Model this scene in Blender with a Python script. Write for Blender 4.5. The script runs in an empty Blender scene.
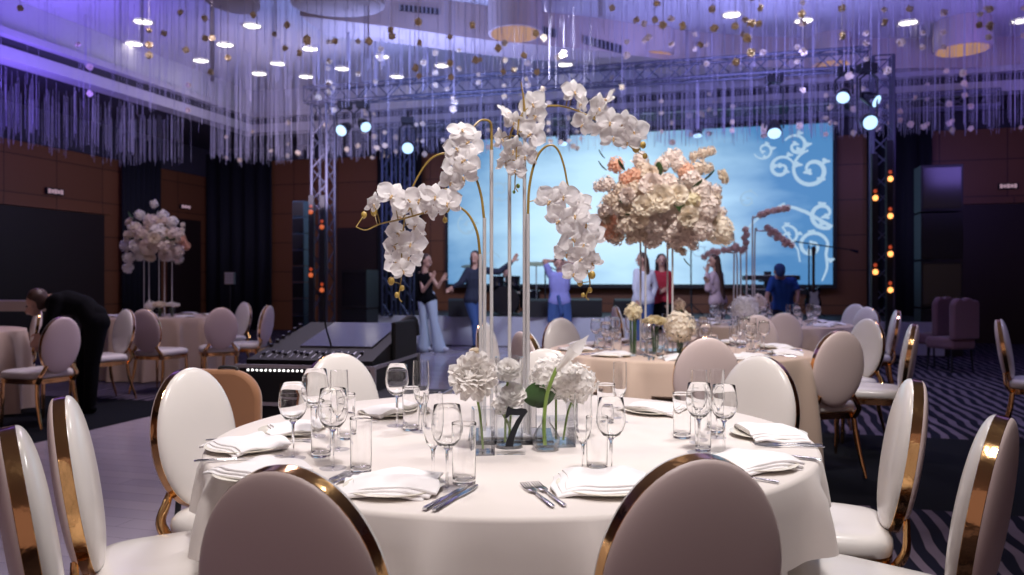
import bpy, bmesh, math, random
from mathutils import Vector, Matrix, Euler
R = math.radians
PI = math.pi
random.seed(7)
scn = bpy.context.scene
col = scn.collection
# ------------------------------------------------------------------ camera, world, exposure
F, HZ, CH = 808.0, 280.0, 1.24
cam_data = bpy.data.cameras.new('camera')
cam = bpy.data.objects.new('camera', cam_data); col.objects.link(cam)
cam.location = (0, 0, CH); cam.rotation_euler = (R(90), 0, 0)
cam_data.sensor_width = 36; cam_data.lens = F / 1024 * 36
cam_data.shift_y = -(287.5 - HZ) / 1024
cam_data.clip_start = 0.05; cam_data.clip_end = 80
cam_data.dof.use_dof = True; cam_data.dof.focus_distance = 2.1; cam_data.dof.aperture_fstop = 4.2
scn.camera = cam
scn.view_settings.view_transform = 'Standard'; scn.view_settings.look = 'None'
scn.view_settings.exposure = 0.0; scn.view_settings.gamma = 1
scn.view_settings.use_curve_mapping = False
try:
    scn.cycles.transparent_max_bounces = 40
except Exception: pass
w = bpy.data.worlds.new('world'); scn.world = w; w.use_nodes = True
w.node_tree.nodes['Background'].inputs[0].default_value = (0.58, 0.38, 0.39, 1)
w.node_tree.nodes['Background'].inputs[1].default_value = 0.46

def light(name, kind, loc, target, energy, color, size=0.3, size_y=None, angle=90, blend=0.6):
    d = bpy.data.lights.new(name, kind); d.energy = energy; d.color = color
    if kind == 'AREA':
        d.size = size
        if size_y: d.shape = 'RECTANGLE'; d.size_y = size_y
    else: d.shadow_soft_size = size
    if kind == 'SPOT': d.spot_size = R(angle); d.spot_blend = blend
    o = bpy.data.objects.new(name, d); col.objects.link(o); o.location = loc
    v = Vector(target) - Vector(loc); o.rotation_euler = v.to_track_quat('-Z', 'Y').to_euler()
    return o

# room frame: u runs along the stage wall to the right, v runs away from the camera
A = R(-15.6)
E1 = (math.cos(A), math.sin(A)); E2 = (-math.sin(A), math.cos(A))
def UV(u, v, z=0.0): return Vector((u * E1[0] + v * E2[0], u * E1[1] + v * E2[1], z))
def P(x, y, Y): return Vector(((x - 512) * Y / F, Y, CH - (y - HZ) * Y / F))
def GX(x, Y): return (x - 512) * Y / F
def u_px(x, v):
    a = (x - 512) / F; Y = v / (E2[0] * a + E2[1]); return E1[0] * a * Y + E1[1] * Y

# warm ceiling downlights over the dining tables, plus added front spots for the flowers
light('downlight_over_table', 'SPOT', (1.5, 3.6, 4.9), (0.15, 2.5, 0.76), 330, (1.0, 0.98, 0.98), 0.30, angle=62, blend=0.7)
light('downlight_near_table', 'SPOT', (-0.9, 3.1, 4.9), (-0.2, 2.4, 0.76), 150, (1.0, 0.86, 0.76), 0.30, angle=70, blend=0.8)
light('added_orchid_key', 'SPOT', (0.30, 0.45, 4.9), (0.0, 2.5, 1.50), 800, (1.0, 0.93, 0.92), 0.35, angle=44, blend=0.8)  # unseen front key, added to brighten the orchids and vase flowers
light('added_flower_stand_fill', 'SPOT', (1.1, 2.7, 4.2), (1.0, 5.35, 1.5), 760, (1.0, 0.93, 0.90), 0.3, angle=50, blend=0.8)  # added spot, set low and forward to light the flower ball's front
light('downlight_second_table', 'SPOT', (1.8, 6.2, 4.9), (1.3, 5.4, 0.76), 190, (1.0, 0.86, 0.92), 0.3, angle=85, blend=0.8)
light('downlight_third_table', 'SPOT', (3.2, 9.2, 4.9), (3.2, 8.6, 0.76), 210, (0.90, 0.84, 1.0), 0.3, angle=90, blend=0.8)
light('downlight_left_table', 'SPOT', (-3.4, 8.4, 4.9), (-4.2, 9.0, 0.76), 250, (0.98, 0.80, 0.92), 0.3, angle=95, blend=0.8)
light('blue_wash_right', 'SPOT', (4.8, 6.4, 4.9), (4.6, 7.4, 0), 260, (0.52, 0.50, 1.0), 0.4, angle=95, blend=0.8)
light('stage_wash_front', 'SPOT', (0.5, 10.0, 4.6), (1.0, 14.6, 1.0), 760, (0.72, 0.76, 1.0), 0.3, angle=80, blend=0.7)
light('dance_floor_wash', 'SPOT', (-2.0, 8.0, 4.9), (-2.4, 6.0, 0), 470, (0.90, 0.76, 0.96), 0.5, angle=95, blend=0.8)
# coloured wash fixtures pointing up into the ceiling recess, plus one added warm fill
light('violet_uplight_left', 'AREA', (-6.6, 11.4, 3.35), (-7.4, 12.2, 5.4), 92, (0.22, 0.14, 1.0), 1.6)
light('blue_uplight_middle', 'AREA', (-1.5, 12.2, 3.35), (-1.5, 13.6, 5.4), 135, (0.34, 0.42, 1.0), 2.4)
light('added_flower_head_fill', 'SPOT', (0.8, 5.6, 3.7), (0.6, 9.4, 5.0), 70, (1.0, 0.74, 0.55), 0.3, angle=120, blend=0.6)  # out-of-view fill added so the hanging flower heads do not go black
light('blue_uplight_right', 'AREA', (3.4, 11.0, 3.35), (3.6, 12.4, 5.4), 125, (0.34, 0.34, 1.0), 2.2)
light('violet_uplight_right', 'AREA', (7.4, 10.6, 3.35), (7.6, 11.8, 5.4), 60, (0.32, 0.22, 1.0), 1.6)
light('soft_uplight_corner', 'AREA', (-3.6, 13.8, 3.2), (-5.2, 16.6, 5.0), 55, (0.75, 0.62, 0.85), 1.5)

# ------------------------------------------------------------------ materials
def mat(name, color, rough=0.5, metal=0.0, emit=None, estr=0.0, spec=None, sheen=0.0, bump=None, sub=0.0, coat=0.0):
    m = bpy.data.materials.new(name); m.use_nodes = True
    nt = m.node_tree; b = nt.nodes['Principled BSDF']
    b.inputs['Base Color'].default_value = (*color, 1); b.inputs['Roughness'].default_value = rough
    b.inputs['Metallic'].default_value = metal
    if spec is not None: b.inputs['Specular IOR Level'].default_value = spec
    if sheen: b.inputs['Sheen Weight'].default_value = sheen
    if coat: b.inputs['Coat Weight'].default_value = coat; b.inputs['Coat Roughness'].default_value = 0.12
    if sub:
        b.inputs['Subsurface Weight'].default_value = sub; b.inputs['Subsurface Radius'].default_value = (0.02, 0.015, 0.012)
    if emit: b.inputs['Emission Color'].default_value = (*emit, 1); b.inputs['Emission Strength'].default_value = estr
    # every material gets a gentle procedural variation
    tc = nt.nodes.new('ShaderNodeTexCoord'); nz = nt.nodes.new('ShaderNodeTexNoise')
    nz.inputs['Scale'].default_value = bump[0] if bump else 14; nz.inputs['Detail'].default_value = 3
    nt.links.new(tc.outputs['Object'], nz.inputs['Vector'])
    if bump:
        bp = nt.nodes.new('ShaderNodeBump'); bp.inputs['Strength'].default_value = bump[1]; bp.inputs['Distance'].default_value = bump[2] if len(bump) > 2 else 0.01
        nt.links.new(nz.outputs['Fac'], bp.inputs['Height']); nt.links.new(bp.outputs['Normal'], b.inputs['Normal'])
    elif not metal:
        mx = nt.nodes.new('ShaderNodeMix'); mx.data_type = 'RGBA'
        mx.inputs[6].default_value = (*[c * 0.94 for c in color], 1); mx.inputs[7].default_value = (*[min(1, c * 1.04) for c in color], 1)
        nt.links.new(nz.outputs['Fac'], mx.inputs[0]); nt.links.new(mx.outputs[2], b.inputs['Base Color'])
    return m

def glass_mat(name, tint=(0.97, 0.975, 0.98), refl=0.85, rough=0.02, edge=0.40):
    m = bpy.data.materials.new(name); m.use_nodes = True; nt = m.node_tree
    for n in list(nt.nodes): nt.nodes.remove(n)
    o = nt.nodes.new('ShaderNodeOutputMaterial'); mx = nt.nodes.new('ShaderNodeMixShader')
    t = nt.nodes.new('ShaderNodeBsdfTransparent'); g = nt.nodes.new('ShaderNodeBsdfGlossy')
    lw = nt.nodes.new('ShaderNodeLayerWeight'); lw.inputs[0].default_value = 0.5
    pw = nt.nodes.new('ShaderNodeMath'); pw.operation = 'POWER'; pw.inputs[1].default_value = 2.6
    ma = nt.nodes.new('ShaderNodeMath'); ma.operation = 'MULTIPLY_ADD'; ma.inputs[1].default_value = refl; ma.inputs[2].default_value = 0.03
    nt.links.new(lw.outputs['Facing'], pw.inputs[0]); nt.links.new(pw.outputs[0], ma.inputs[0])
    cr = nt.nodes.new('ShaderNodeValToRGB')
    cr.color_ramp.elements[0].color = (*tint, 1); cr.color_ramp.elements[0].position = 0.62
    cr.color_ramp.elements[1].color = (edge, edge, edge * 1.06, 1); cr.color_ramp.elements[1].position = 1.0
    lw2 = nt.nodes.new('ShaderNodeLayerWeight'); lw2.inputs[0].default_value = 0.5
    nt.links.new(lw2.outputs['Facing'], cr.inputs[0]); nt.links.new(cr.outputs[0], t.inputs[0])
    g.inputs['Roughness'].default_value = rough
    nt.links.new(ma.outputs[0], mx.inputs[0]); nt.links.new(t.outputs[0], mx.inputs[1]); nt.links.new(g.outputs[0], mx.inputs[2])
    nt.links.new(mx.outputs[0], o.inputs[0])
    return m

LEATHER = mat('cream_leather', (0.73, 0.69, 0.655), 0.24, spec=0.5, bump=(60, 0.06, 0.003))
LEATHER_B = mat('cream_leather_rear_shaded', (0.76, 0.62, 0.59), 0.40, bump=(60, 0.05, 0.003))  # mauve shade on the chair backs is mixed into this leather colour
GOLD = mat('polished_gold', (0.78, 0.46, 0.20), 0.13, 1.0, bump=(18, 0.22, 0.01))
BROWNV = mat('caramel_velvet', (0.30, 0.135, 0.06), 0.7, sheen=0.3)
CLOTH = mat('ivory_tablecloth', (0.72, 0.66, 0.62), 0.75, sheen=0.15, bump=(3.0, 0.25, 0.03))
CLOTH2 = mat('champagne_tablecloth', (0.60, 0.455, 0.36), 0.75, sheen=0.15, bump=(3.0, 0.2, 0.03))
NAPKIN = mat('white_napkin', (0.84, 0.81, 0.81), 0.8, sheen=0.2, bump=(30, 0.2, 0.004))
CHINA = mat('cream_china', (0.80, 0.76, 0.66), 0.18)
STEEL = mat('polished_steel', (0.66, 0.66, 0.70), 0.16, 1.0)
ROD = mat('satin_silver_rod', (0.72, 0.71, 0.72), 0.3, 0.35)
STEM_G = mat('golden_green_stem', (0.33, 0.22, 0.05), 0.35)
GREEN = mat('leaf_green', (0.045, 0.10, 0.03), 0.45)
GREENL = mat('stalk_green', (0.22, 0.34, 0.07), 0.4)
def petal_mat(name, color, tr=0.38, rough=0.6):
    m = mat(name, color, rough); nt = m.node_tree; b = nt.nodes['Principled BSDF']; o = nt.nodes['Material Output']
    t = nt.nodes.new('ShaderNodeBsdfTranslucent'); t.inputs[0].default_value = (*color, 1); mx = nt.nodes.new('ShaderNodeMixShader'); mx.inputs[0].default_value = tr
    nt.links.new(b.outputs[0], mx.inputs[1]); nt.links.new(t.outputs[0], mx.inputs[2]); nt.links.new(mx.outputs[0], o.inputs[0])
    return m
PETAL = petal_mat('white_orchid_petal', (0.93, 0.90, 0.90))
LIP = mat('orchid_lip', (0.62, 0.42, 0.22), 0.5)
BUD = mat('orchid_bud', (0.45, 0.30, 0.07), 0.4)
WHITEF = petal_mat('white_petal', (0.93, 0.90, 0.87))
BLUSH = petal_mat('blush_petal', (0.86, 0.76, 0.70))
CREAMF = petal_mat('cream_petal', (0.92, 0.84, 0.72))
BEIGEF = petal_mat('beige_petal', (0.80, 0.68, 0.56))
PEACH = petal_mat('peach_petal', (0.85, 0.52, 0.37))
YELLOWF = petal_mat('butter_petal', (0.86, 0.77, 0.55))
PINKF = petal_mat('pink_blossom', (0.82, 0.64, 0.62))
def real_glass(name, ior=1.45):
    m = bpy.data.materials.new(name); m.use_nodes = True; b = m.node_tree.nodes['Principled BSDF']
    b.inputs['Base Color'].default_value = (1, 1, 1, 1); b.inputs['Roughness'].default_value = 0.0; b.inputs['IOR'].default_value = ior
    b.inputs['Transmission Weight'].default_value = 1.0
    return m
RGLASS = real_glass('crystal_glass')
GLASS = glass_mat('clear_glass')
BLACK = mat('black_matte', (0.012, 0.012, 0.015), 0.55)
BLACKG = mat('black_gloss', (0.015, 0.015, 0.02), 0.2)
DIGIT = mat('charcoal_digit', (0.018, 0.019, 0.024), 0.7, spec=.2)
ALU = mat('brushed_aluminium', (0.46, 0.46, 0.49), 0.38, 1.0)
TRUSSM = mat('truss_aluminium', (0.11, 0.11, 0.15), 0.5, 0.5)
WOOD = None
SKIN = mat('skin', (0.55, 0.32, 0.24), 0.5)
HAIRD = mat('dark_hair', (0.018, 0.012, 0.012), 0.5)
HAIRB = mat('brown_hair', (0.06, 0.03, 0.02), 0.5)
PETALBALL = mat('dried_flower_head', (0.80, 0.68, 0.48), 0.7)
STRING = mat('pale_string', (0.46, 0.43, 0.52), 0.6)
WATERM = glass_mat('water', (0.97, 0.975, 0.98), 0.06, edge=.86)
GLASSF = glass_mat('clear_glass_foot', (0.93, 0.93, 0.94), 0.16, edge=.8)
DRAPE = mat('black_drape', (0.008, 0.009, 0.014), 0.8)
SEATW = LEATHER

def emis(name, color, s):
    return mat(name, (0.02, 0.02, 0.02), 0.5, emit=color, estr=s)
LAMP = emis('downlight_glow', (1.0, 0.93, 0.90), 5.0)
ORANGE = emis('amber_lamp', (1.0, 0.36, 0.10), 2.6)
AMBERD = emis('dim_amber_lamp', (0.8, 0.16, 0.05), 0.8)
REDL = emis('red_lamp', (0.8, 0.10, 0.03), 0.5)
BEAMW = emis('beam_lens', (0.45, 0.70, 1.0), 1.7)
LED = emis('white_led', (1.0, 0.98, 0.95), 4.0)

def wood_mat():
    m = bpy.data.materials.new('dark_wood_panelling'); m.use_nodes = True; nt = m.node_tree
    b = nt.nodes['Principled BSDF']; b.inputs['Roughness'].default_value = 0.45
    tc = nt.nodes.new('ShaderNodeTexCoord'); br = nt.nodes.new('ShaderNodeTexBrick')
    mp = nt.nodes.new('ShaderNodeMapping'); mp.inputs['Rotation'].default_value = (0, 0, -A)
    nt.links.new(tc.outputs['Object'], mp.inputs[0])
    sp = nt.nodes.new('ShaderNodeSeparateXYZ'); cb = nt.nodes.new('ShaderNodeCombineXYZ'); ad = nt.nodes.new('ShaderNodeMath'); ad.operation = 'ADD'
    nt.links.new(mp.outputs[0], sp.inputs[0]); nt.links.new(sp.outputs[0], ad.inputs[0]); nt.links.new(sp.outputs[1], ad.inputs[1])
    nt.links.new(ad.outputs[0], cb.inputs[0]); nt.links.new(sp.outputs[2], cb.inputs[1])
    br.inputs['Scale'].default_value = 1; br.inputs['Brick Width'].default_value = 1.2; br.inputs['Row Height'].default_value = 0.72
    br.inputs['Mortar Size'].default_value = 0.008; br.offset = 0
    br.inputs['Color1'].default_value = (0.24, 0.092, 0.036, 1); br.inputs['Color2'].default_value = (0.205, 0.078, 0.032, 1)
    br.inputs['Mortar'].default_value = (0.03, 0.012, 0.008, 1)
    nt.links.new(cb.outputs[0], br.inputs[0]); nt.links.new(br.outputs[0], b.inputs['Base Color'])
    return m
WOOD = wood_mat()

def carpet_mat():
    m = bpy.data.materials.new('wavy_carpet'); m.use_nodes = True; nt = m.node_tree
    b = nt.nodes['Principled BSDF']; b.inputs['Roughness'].default_value = 0.95; b.inputs['Specular IOR Level'].default_value = 0.1
    tc = nt.nodes.new('ShaderNodeTexCoord'); mp = nt.nodes.new('ShaderNodeMapping'); mp.inputs['Rotation'].default_value = (0, 0, -A)
    nt.links.new(tc.outputs['Object'], mp.inputs[0])
    mp2 = nt.nodes.new('ShaderNodeMapping'); mp2.inputs['Scale'].default_value = (1, 0.75, 1); nt.links.new(mp.outputs[0], mp2.inputs[0])
    wv = nt.nodes.new('ShaderNodeTexWave'); wv.inputs['Scale'].default_value = 2.7; wv.inputs['Distortion'].default_value = 4.5
    wv.inputs['Detail'].default_value = 1.5; wv.inputs['Detail Scale'].default_value = 0.8
    nt.links.new(mp2.outputs[0], wv.inputs[0])
    cr = nt.nodes.new('ShaderNodeValToRGB'); e = cr.color_ramp.elements
    e[0].position = 0.50; e[0].color = (0.012, 0.013, 0.028, 1); e[1].position = 0.62; e[1].color = (0.19, 0.15, 0.20, 1)
    nt.links.new(wv.outputs['Fac'], cr.inputs[0])
    nz = nt.nodes.new('ShaderNodeTexNoise'); nz.inputs['Scale'].default_value = 3; nt.links.new(mp.outputs[0], nz.inputs[0])
    mm = nt.nodes.new('ShaderNodeMix'); mm.data_type = 'RGBA'; mm.blend_type = 'MULTIPLY'; mm.inputs[0].default_value = 0.6
    nt.links.new(cr.outputs[0], mm.inputs[6]); nt.links.new(nz.outputs['Fac'], mm.inputs[7])
    # plain black border band woven across the carpet
    sp = nt.nodes.new('ShaderNodeSeparateXYZ'); nt.links.new(mp.outputs[0], sp.inputs[0])
    g1 = nt.nodes.new('ShaderNodeMath'); g1.operation = 'GREATER_THAN'; g1.inputs[1].default_value = 4.8
    g2 = nt.nodes.new('ShaderNodeMath'); g2.operation = 'LESS_THAN'; g2.inputs[1].default_value = 7.0
    nt.links.new(sp.outputs[1], g1.inputs[0]); nt.links.new(sp.outputs[1], g2.inputs[0])
    g = nt.nodes.new('ShaderNodeMath'); g.operation = 'MULTIPLY'; nt.links.new(g1.outputs[0], g.inputs[0]); nt.links.new(g2.outputs[0], g.inputs[1])
    m3 = nt.nodes.new('ShaderNodeMix'); m3.data_type = 'RGBA'; nt.links.new(g.outputs[0], m3.inputs[0])
    nt.links.new(mm.outputs[2], m3.inputs[6]); m3.inputs[7].default_value = (0.006, 0.007, 0.010, 1)
    nt.links.new(m3.outputs[2], b.inputs['Base Color'])
    return m

def dance_mat():
    m = bpy.data.materials.new('glossy_dance_floor'); m.use_nodes = True; nt = m.node_tree
    b = nt.nodes['Principled BSDF']; b.inputs['Roughness'].default_value = 0.16
    tc = nt.nodes.new('ShaderNodeTexCoord'); mp = nt.nodes.new('ShaderNodeMapping'); mp.inputs['Rotation'].default_value = (0, 0, -A)
    nt.links.new(tc.outputs['Object'], mp.inputs[0])
    br = nt.nodes.new('ShaderNodeTexBrick'); br.inputs['Scale'].default_value = 1; br.inputs['Brick Width'].default_value = 1.2; br.inputs['Row Height'].default_value = 0.14
    br.inputs['Mortar Size'].default_value = 0.002; br.inputs['Color1'].default_value = (0.43, 0.38, 0.43, 1); br.inputs['Color2'].default_value = (0.37, 0.33, 0.39, 1)
    br.inputs['Mortar'].default_value = (0.24, 0.2, 0.26, 1)
    nt.links.new(mp.outputs[0], br.inputs[0]); nt.links.new(br.outputs[0], b.inputs['Base Color'])
    nz = nt.nodes.new('ShaderNodeTexNoise'); nz.inputs['Scale'].default_value = 2.5; bp = nt.nodes.new('ShaderNodeBump'); bp.inputs['Strength'].default_value = 0.12; bp.inputs['Distance'].default_value = 0.02
    nt.links.new(mp.outputs[0], nz.inputs[0]); nt.links.new(nz.outputs['Fac'], bp.inputs['Height']); nt.links.new(bp.outputs['Normal'], b.inputs['Normal'])
    return m

CEIL = mat('ceiling_paint', (0.56, 0.55, 0.58), 0.8)
CEILW = mat('ceiling_trim_paint', (0.50, 0.47, 0.50), 0.7)
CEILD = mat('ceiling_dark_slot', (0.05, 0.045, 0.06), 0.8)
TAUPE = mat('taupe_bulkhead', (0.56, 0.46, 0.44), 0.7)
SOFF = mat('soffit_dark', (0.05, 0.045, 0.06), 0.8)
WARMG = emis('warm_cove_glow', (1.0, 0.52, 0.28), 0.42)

# ------------------------------------------------------------------ mesh helpers
class MB:
    def __init__(s): s.v = []; s.f = []; s.m = []; s.mi = 0
    def add(s, vs, fs, M=None):
        n = len(s.v)
        for p in vs:
            p = Vector(p); s.v.append(M @ p if M is not None else p)
        for f in fs: s.f.append([i + n for i in f]); s.m.append(s.mi)
        return s
    def box(s, c, d, M=None, rz=0):
        x, y, z = d[0] / 2, d[1] / 2, d[2] / 2
        T = Matrix.Translation(c) @ Matrix.Rotation(rz, 4, 'Z')
        if M is not None: T = M @ T
        vs = [(sx * x, sy * y, sz * z) for sz in (-1, 1) for sy in (-1, 1) for sx in (-1, 1)]
        return s.add(vs, [(0, 2, 3, 1), (4, 5, 7, 6), (0, 1, 5, 4), (2, 6, 7, 3), (0, 4, 6, 2), (1, 3, 7, 5)], T)
    def prism(s, poly, z0, z1, M=None):
        n = len(poly)
        vs = [(p[0], p[1], z0) for p in poly] + [(p[0], p[1], z1) for p in poly]
        fs = [tuple(range(n))[::-1], tuple(range(n, 2 * n))] + [(i, (i + 1) % n, n + (i + 1) % n, n + i) for i in range(n)]
        return s.add(vs, fs, M)
    def grid(s, fn, nu, nv, M=None, closed=False):
        vs = [fn(i / nu, j / nv) for j in range(nv + 1) for i in range(nu + (0 if closed else 1))]
        k = nu if closed else nu + 1; fs = []
        for j in range(nv):
            for i in range(nu):
                a = j * k + i; b = j * k + (i + 1) % k; fs.append((a, b, b + k, a + k))
        return s.add(vs, fs, M)
    def lathe(s, prof, n=24, M=None):
        return s.grid(lambda a, t: (prof[round(t * (len(prof) - 1))][0] * math.cos(2 * PI * a), prof[round(t * (len(prof) - 1))][0] * math.sin(2 * PI * a), prof[round(t * (len(prof) - 1))][1]), n, len(prof) - 1, M, True)
    def tube(s, pts, r, n=8, M=None, cap=True, flat=1.0):
        pts = [Vector(p) for p in pts]; k = len(pts)
        rs = r if isinstance(r, (list, tuple)) else [r] * k
        vs = []; fs = []; up = None
        for i, p in enumerate(pts):
            d = (pts[min(i + 1, k - 1)] - pts[max(i - 1, 0)])
            d = d.normalized() if d.length > 1e-9 else Vector((0, 0, 1))
            if up is None:
                up = d.cross(Vector((0, 0, 1))); 
                if up.length < 0.05: up = d.cross(Vector((0, 1, 0)))
                up.normalize()
            else:
                up = (up - d * up.dot(d)); up.normalize()
            q = d.cross(up)
            for j in range(n):
                a = 2 * PI * j / n; vs.append(p + up * (rs[i] * math.cos(a)) + q * (rs[i] * flat * math.sin(a)))
        for i in range(k - 1):
            for j in range(n):
                a = i * n + j; b = i * n + (j + 1) % n; fs.append((a, b, b + n, a + n))
        if cap: fs.append(tuple(range(n))[::-1]); fs.append(tuple(range((k - 1) * n, k * n)))
        return s.add(vs, fs, M)
    def ball(s, c, r, n=12, m=8, M=None):
        r = r if isinstance(r, (tuple, list)) else (r, r, r)
        vs = [(c[0], c[1], c[2] - r[2])]; fs = []
        for j in range(1, m):
            t = PI * j / m - PI / 2
            for i in range(n):
                a = 2 * PI * i / n; vs.append((c[0] + r[0] * math.cos(t) * math.cos(a), c[1] + r[1] * math.cos(t) * math.sin(a), c[2] + r[2] * math.sin(t)))
        vs.append((c[0], c[1], c[2] + r[2])); L = len(vs) - 1
        for i in range(n): fs.append((0, 1 + (i + 1) % n, 1 + i)); fs.append((L, L - n + i, L - n + (i + 1) % n))
        for j in range(m - 2):
            for i in range(n):
                a = 1 + j * n + i; b = 1 + j * n + (i + 1) % n; fs.append((a, b, b + n, a + n))
        return s.add(vs, fs, M)
    def mesh(s, name, mats, smooth=True, angle=40):
        me = bpy.data.meshes.new(name); me.from_pydata([tuple(v) for v in s.v], [], s.f)
        mats = mats if isinstance(mats, (list, tuple)) else [mats]
        for m in mats: me.materials.append(m)
        for p, i in zip(me.polygons, s.m): p.material_index = i
        bm = bmesh.new(); bm.from_mesh(me)
        bmesh.ops.recalc_face_normals(bm, faces=bm.faces)
        if smooth:
            for f in bm.faces: f.smooth = True
            for e in bm.edges:
                if len(e.link_faces) == 2 and e.calc_face_angle(0) > R(angle): e.smooth = False
        bm.to_mesh(me); bm.free(); me.update()
        return me
    def build(s, name, mats, parent=None, loc=None, smooth=True, angle=40):
        return link(name, s.mesh(name, mats, smooth, angle), parent, loc)

def link(name, data, parent=None, loc=None, rot=None, scale=None):
    o = bpy.data.objects.new(name, data); col.objects.link(o)
    if parent is not None: o.parent = parent
    if loc is not None: o.location = loc
    if rot is not None: o.rotation_euler = rot
    if scale is not None: o.scale = scale if isinstance(scale, (tuple, list)) else (scale,) * 3
    return o
def tag(o, label, cat, group=None, kind=None):
    o['label'] = label; o['category'] = cat
    if group: o['group'] = group
    if kind: o['kind'] = kind
    return o
def thing(name, label, cat, loc=(0, 0, 0), rz=0, group=None):
    o = link(name, None, None, loc, (0, 0, rz)); o.empty_display_size = 0.1
    return tag(o, label, cat, group)
def struct(mb, name, m, smooth=False):
    o = mb.build(name, m, smooth=smooth); o['kind'] = 'structure'; return o
KIDS = {}
def copy_tree(o, loc, rz, label=None, group=None, scale=None):
    def rec(a, parent):
        c = a.copy(); col.objects.link(c); c.parent = parent
        for ch in [x for x in PROTO.get(a.name, [])]: rec(ch, c)
        return c
    r = rec(o, None); r.location = loc; r.rotation_euler = (0, 0, rz)
    if label: r['label'] = label
    if group: r['group'] = group
    if scale: r.scale = (scale,) * 3
    return r
PROTO = {}
def proto_index(root):
    bpy.context.view_layer.update()
    def rec(a):
        PROTO[a.name] = list(a.children)
        for c in a.children: rec(c)
    rec(root)

def smooth_path(pts, sub=6):
    """Catmull-Rom through points"""
    pts = [Vector(p) for p in pts]; out = []
    q = [pts[0] * 2 - pts[1]] + pts + [pts[-1] * 2 - pts[-2]]
    for i in range(1, len(q) - 2):
        for k in range(sub):
            t = k / sub; a, b, c, d = q[i - 1], q[i], q[i + 1], q[i + 2]
            out.append(0.5 * ((2 * b) + (c - a) * t + (2 * a - 5 * b + 4 * c - d) * t * t + (3 * b - a - 3 * c + d) * t ** 3))
    out.append(pts[-1]); return out

# ------------------------------------------------------------------ room shell
VB = 17.74; UL = -13.0; UR = 9.5; ZC = 5.4; ZS = 4.6
mb = MB()
def quad(mb, a, b, c, d): mb.add([a, b, c, d], [(0, 1, 2, 3)])
mb.prism([UV(-16, -6), UV(13, -6), UV(13, 19), UV(-16, 19)], -0.2, 0.0); struct(mb, 'floor', carpet_mat())
mb = MB(); mb.prism([UV(-5.12, -1.5), UV(-1.0, -1.5), UV(-1.0, 15.0), UV(-5.12, 15.0)], 0.0, 0.006); struct(mb, 'dance_floor', dance_mat())
mb = MB(); mb.prism([UV(UL - .2, VB), UV(UR + .2, VB), UV(UR + .2, VB + .2), UV(UL - .2, VB + .2)], 0, ZC + .2); struct(mb, 'wall_back', WOOD)
mb = MB(); mb.prism([UV(UL - .2, -6), UV(UL, -6), UV(UL, VB), UV(UL - .2, VB)], 0, ZC + .2); struct(mb, 'wall_left', WOOD)
mb = MB(); mb.prism([UV(UR, -6), UV(UR + .2, -6), UV(UR + .2, VB), UV(UR, VB)], 0, ZC + .2); struct(mb, 'wall_right', WOOD)
mb = MB(); mb.prism([UV(UL, -6), UV(UR, -6), UV(UR, VB), UV(UL, VB)], ZC, ZC + .2); struct(mb, 'ceiling', CEIL)
# lowered soffit ring around the ceiling recess, with its pale stepped trim
UE, VE = -10.3, 15.6
def ring(mb, u0, v0, wv, z0, z1, uend=UR):
    """L-shaped band whose inner corner is (u0,v0)"""
    mb.prism([UV(u0 - wv, -6), UV(u0, -6), UV(u0, v0), UV(uend, v0), UV(uend, v0 + wv), UV(u0 - wv, v0 + wv)], z0, z1)
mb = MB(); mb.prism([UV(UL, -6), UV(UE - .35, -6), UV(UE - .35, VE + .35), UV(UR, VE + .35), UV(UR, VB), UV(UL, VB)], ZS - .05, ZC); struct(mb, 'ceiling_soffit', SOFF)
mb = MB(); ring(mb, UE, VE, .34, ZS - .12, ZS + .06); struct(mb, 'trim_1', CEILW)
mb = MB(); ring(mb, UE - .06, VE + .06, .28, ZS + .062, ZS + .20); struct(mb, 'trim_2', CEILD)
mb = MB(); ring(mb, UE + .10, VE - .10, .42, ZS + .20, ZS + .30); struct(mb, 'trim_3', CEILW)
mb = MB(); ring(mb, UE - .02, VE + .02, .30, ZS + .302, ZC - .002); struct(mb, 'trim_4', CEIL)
# floating taupe bulkhead that crosses the recess
edge = [(300, -22, 0), (400, -8, 0), (490, 6, 0), (600, 18, 0), (680, 30, 0), (780, 37, 0), (880, 38, 0), (1100, 35, 0)]
fr = []
for x, y, _ in edge:
    Y = (ZC - CH) * F / (HZ - y); fr.append(Vector((GX(x, Y), Y, 0)))
fr = smooth_path(fr, 4)
poly = [(p.x, p.y) for p in fr] + [(p.x + .15, p.y + .9) for p in reversed(fr)]
mb = MB(); mb.prism(poly, ZC - .52, ZC - .002); struct(mb, 'ceiling_bulkhead', TAUPE)

# wall drapes and wall doors
def drape(name, u0, u1, label, z1=4.4, v=VB):
    n = int((u1 - u0) / 0.05)
    mb = MB()
    mb.grid(lambda a, t: UV(u0 + (u1 - u0) * a, v - 0.14 - 0.05 * math.sin(a * n * 0.9) - 0.02 * math.sin(a * n * 2.3), 0.0 + z1 * t), n, 1)
    o = mb.build(name, DRAPE); sm = o.modifiers.new('solid', 'SOLIDIFY'); sm.thickness = 0.01
    tag(o, label, 'drape')
for a, b, lab in ((210, 276, 'black floor-length drape in the room corner behind the left tables'), (380, 425, 'black drape between wood panels left of the screen'), (866, 930, 'black drape behind the right truss tower')):
    drape('wall_drape', u_px(a, VB), u_px(b, VB), lab)
def panelstrip(u0, u1, z0, z1, name, m, th=0.04, v=VB):
    mb = MB(); mb.prism([UV(u0, v - th), UV(u1, v - th), UV(u1, v), UV(u0, v)], z0, z1); return struct(mb, name, m)
mb = MB(); mb.grid(lambda a, t: UV(UL + 0.14 + 0.04 * math.sin(a * 50), 14.6 + 1.25 * a, 4.4 * t), 50, 1)
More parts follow.
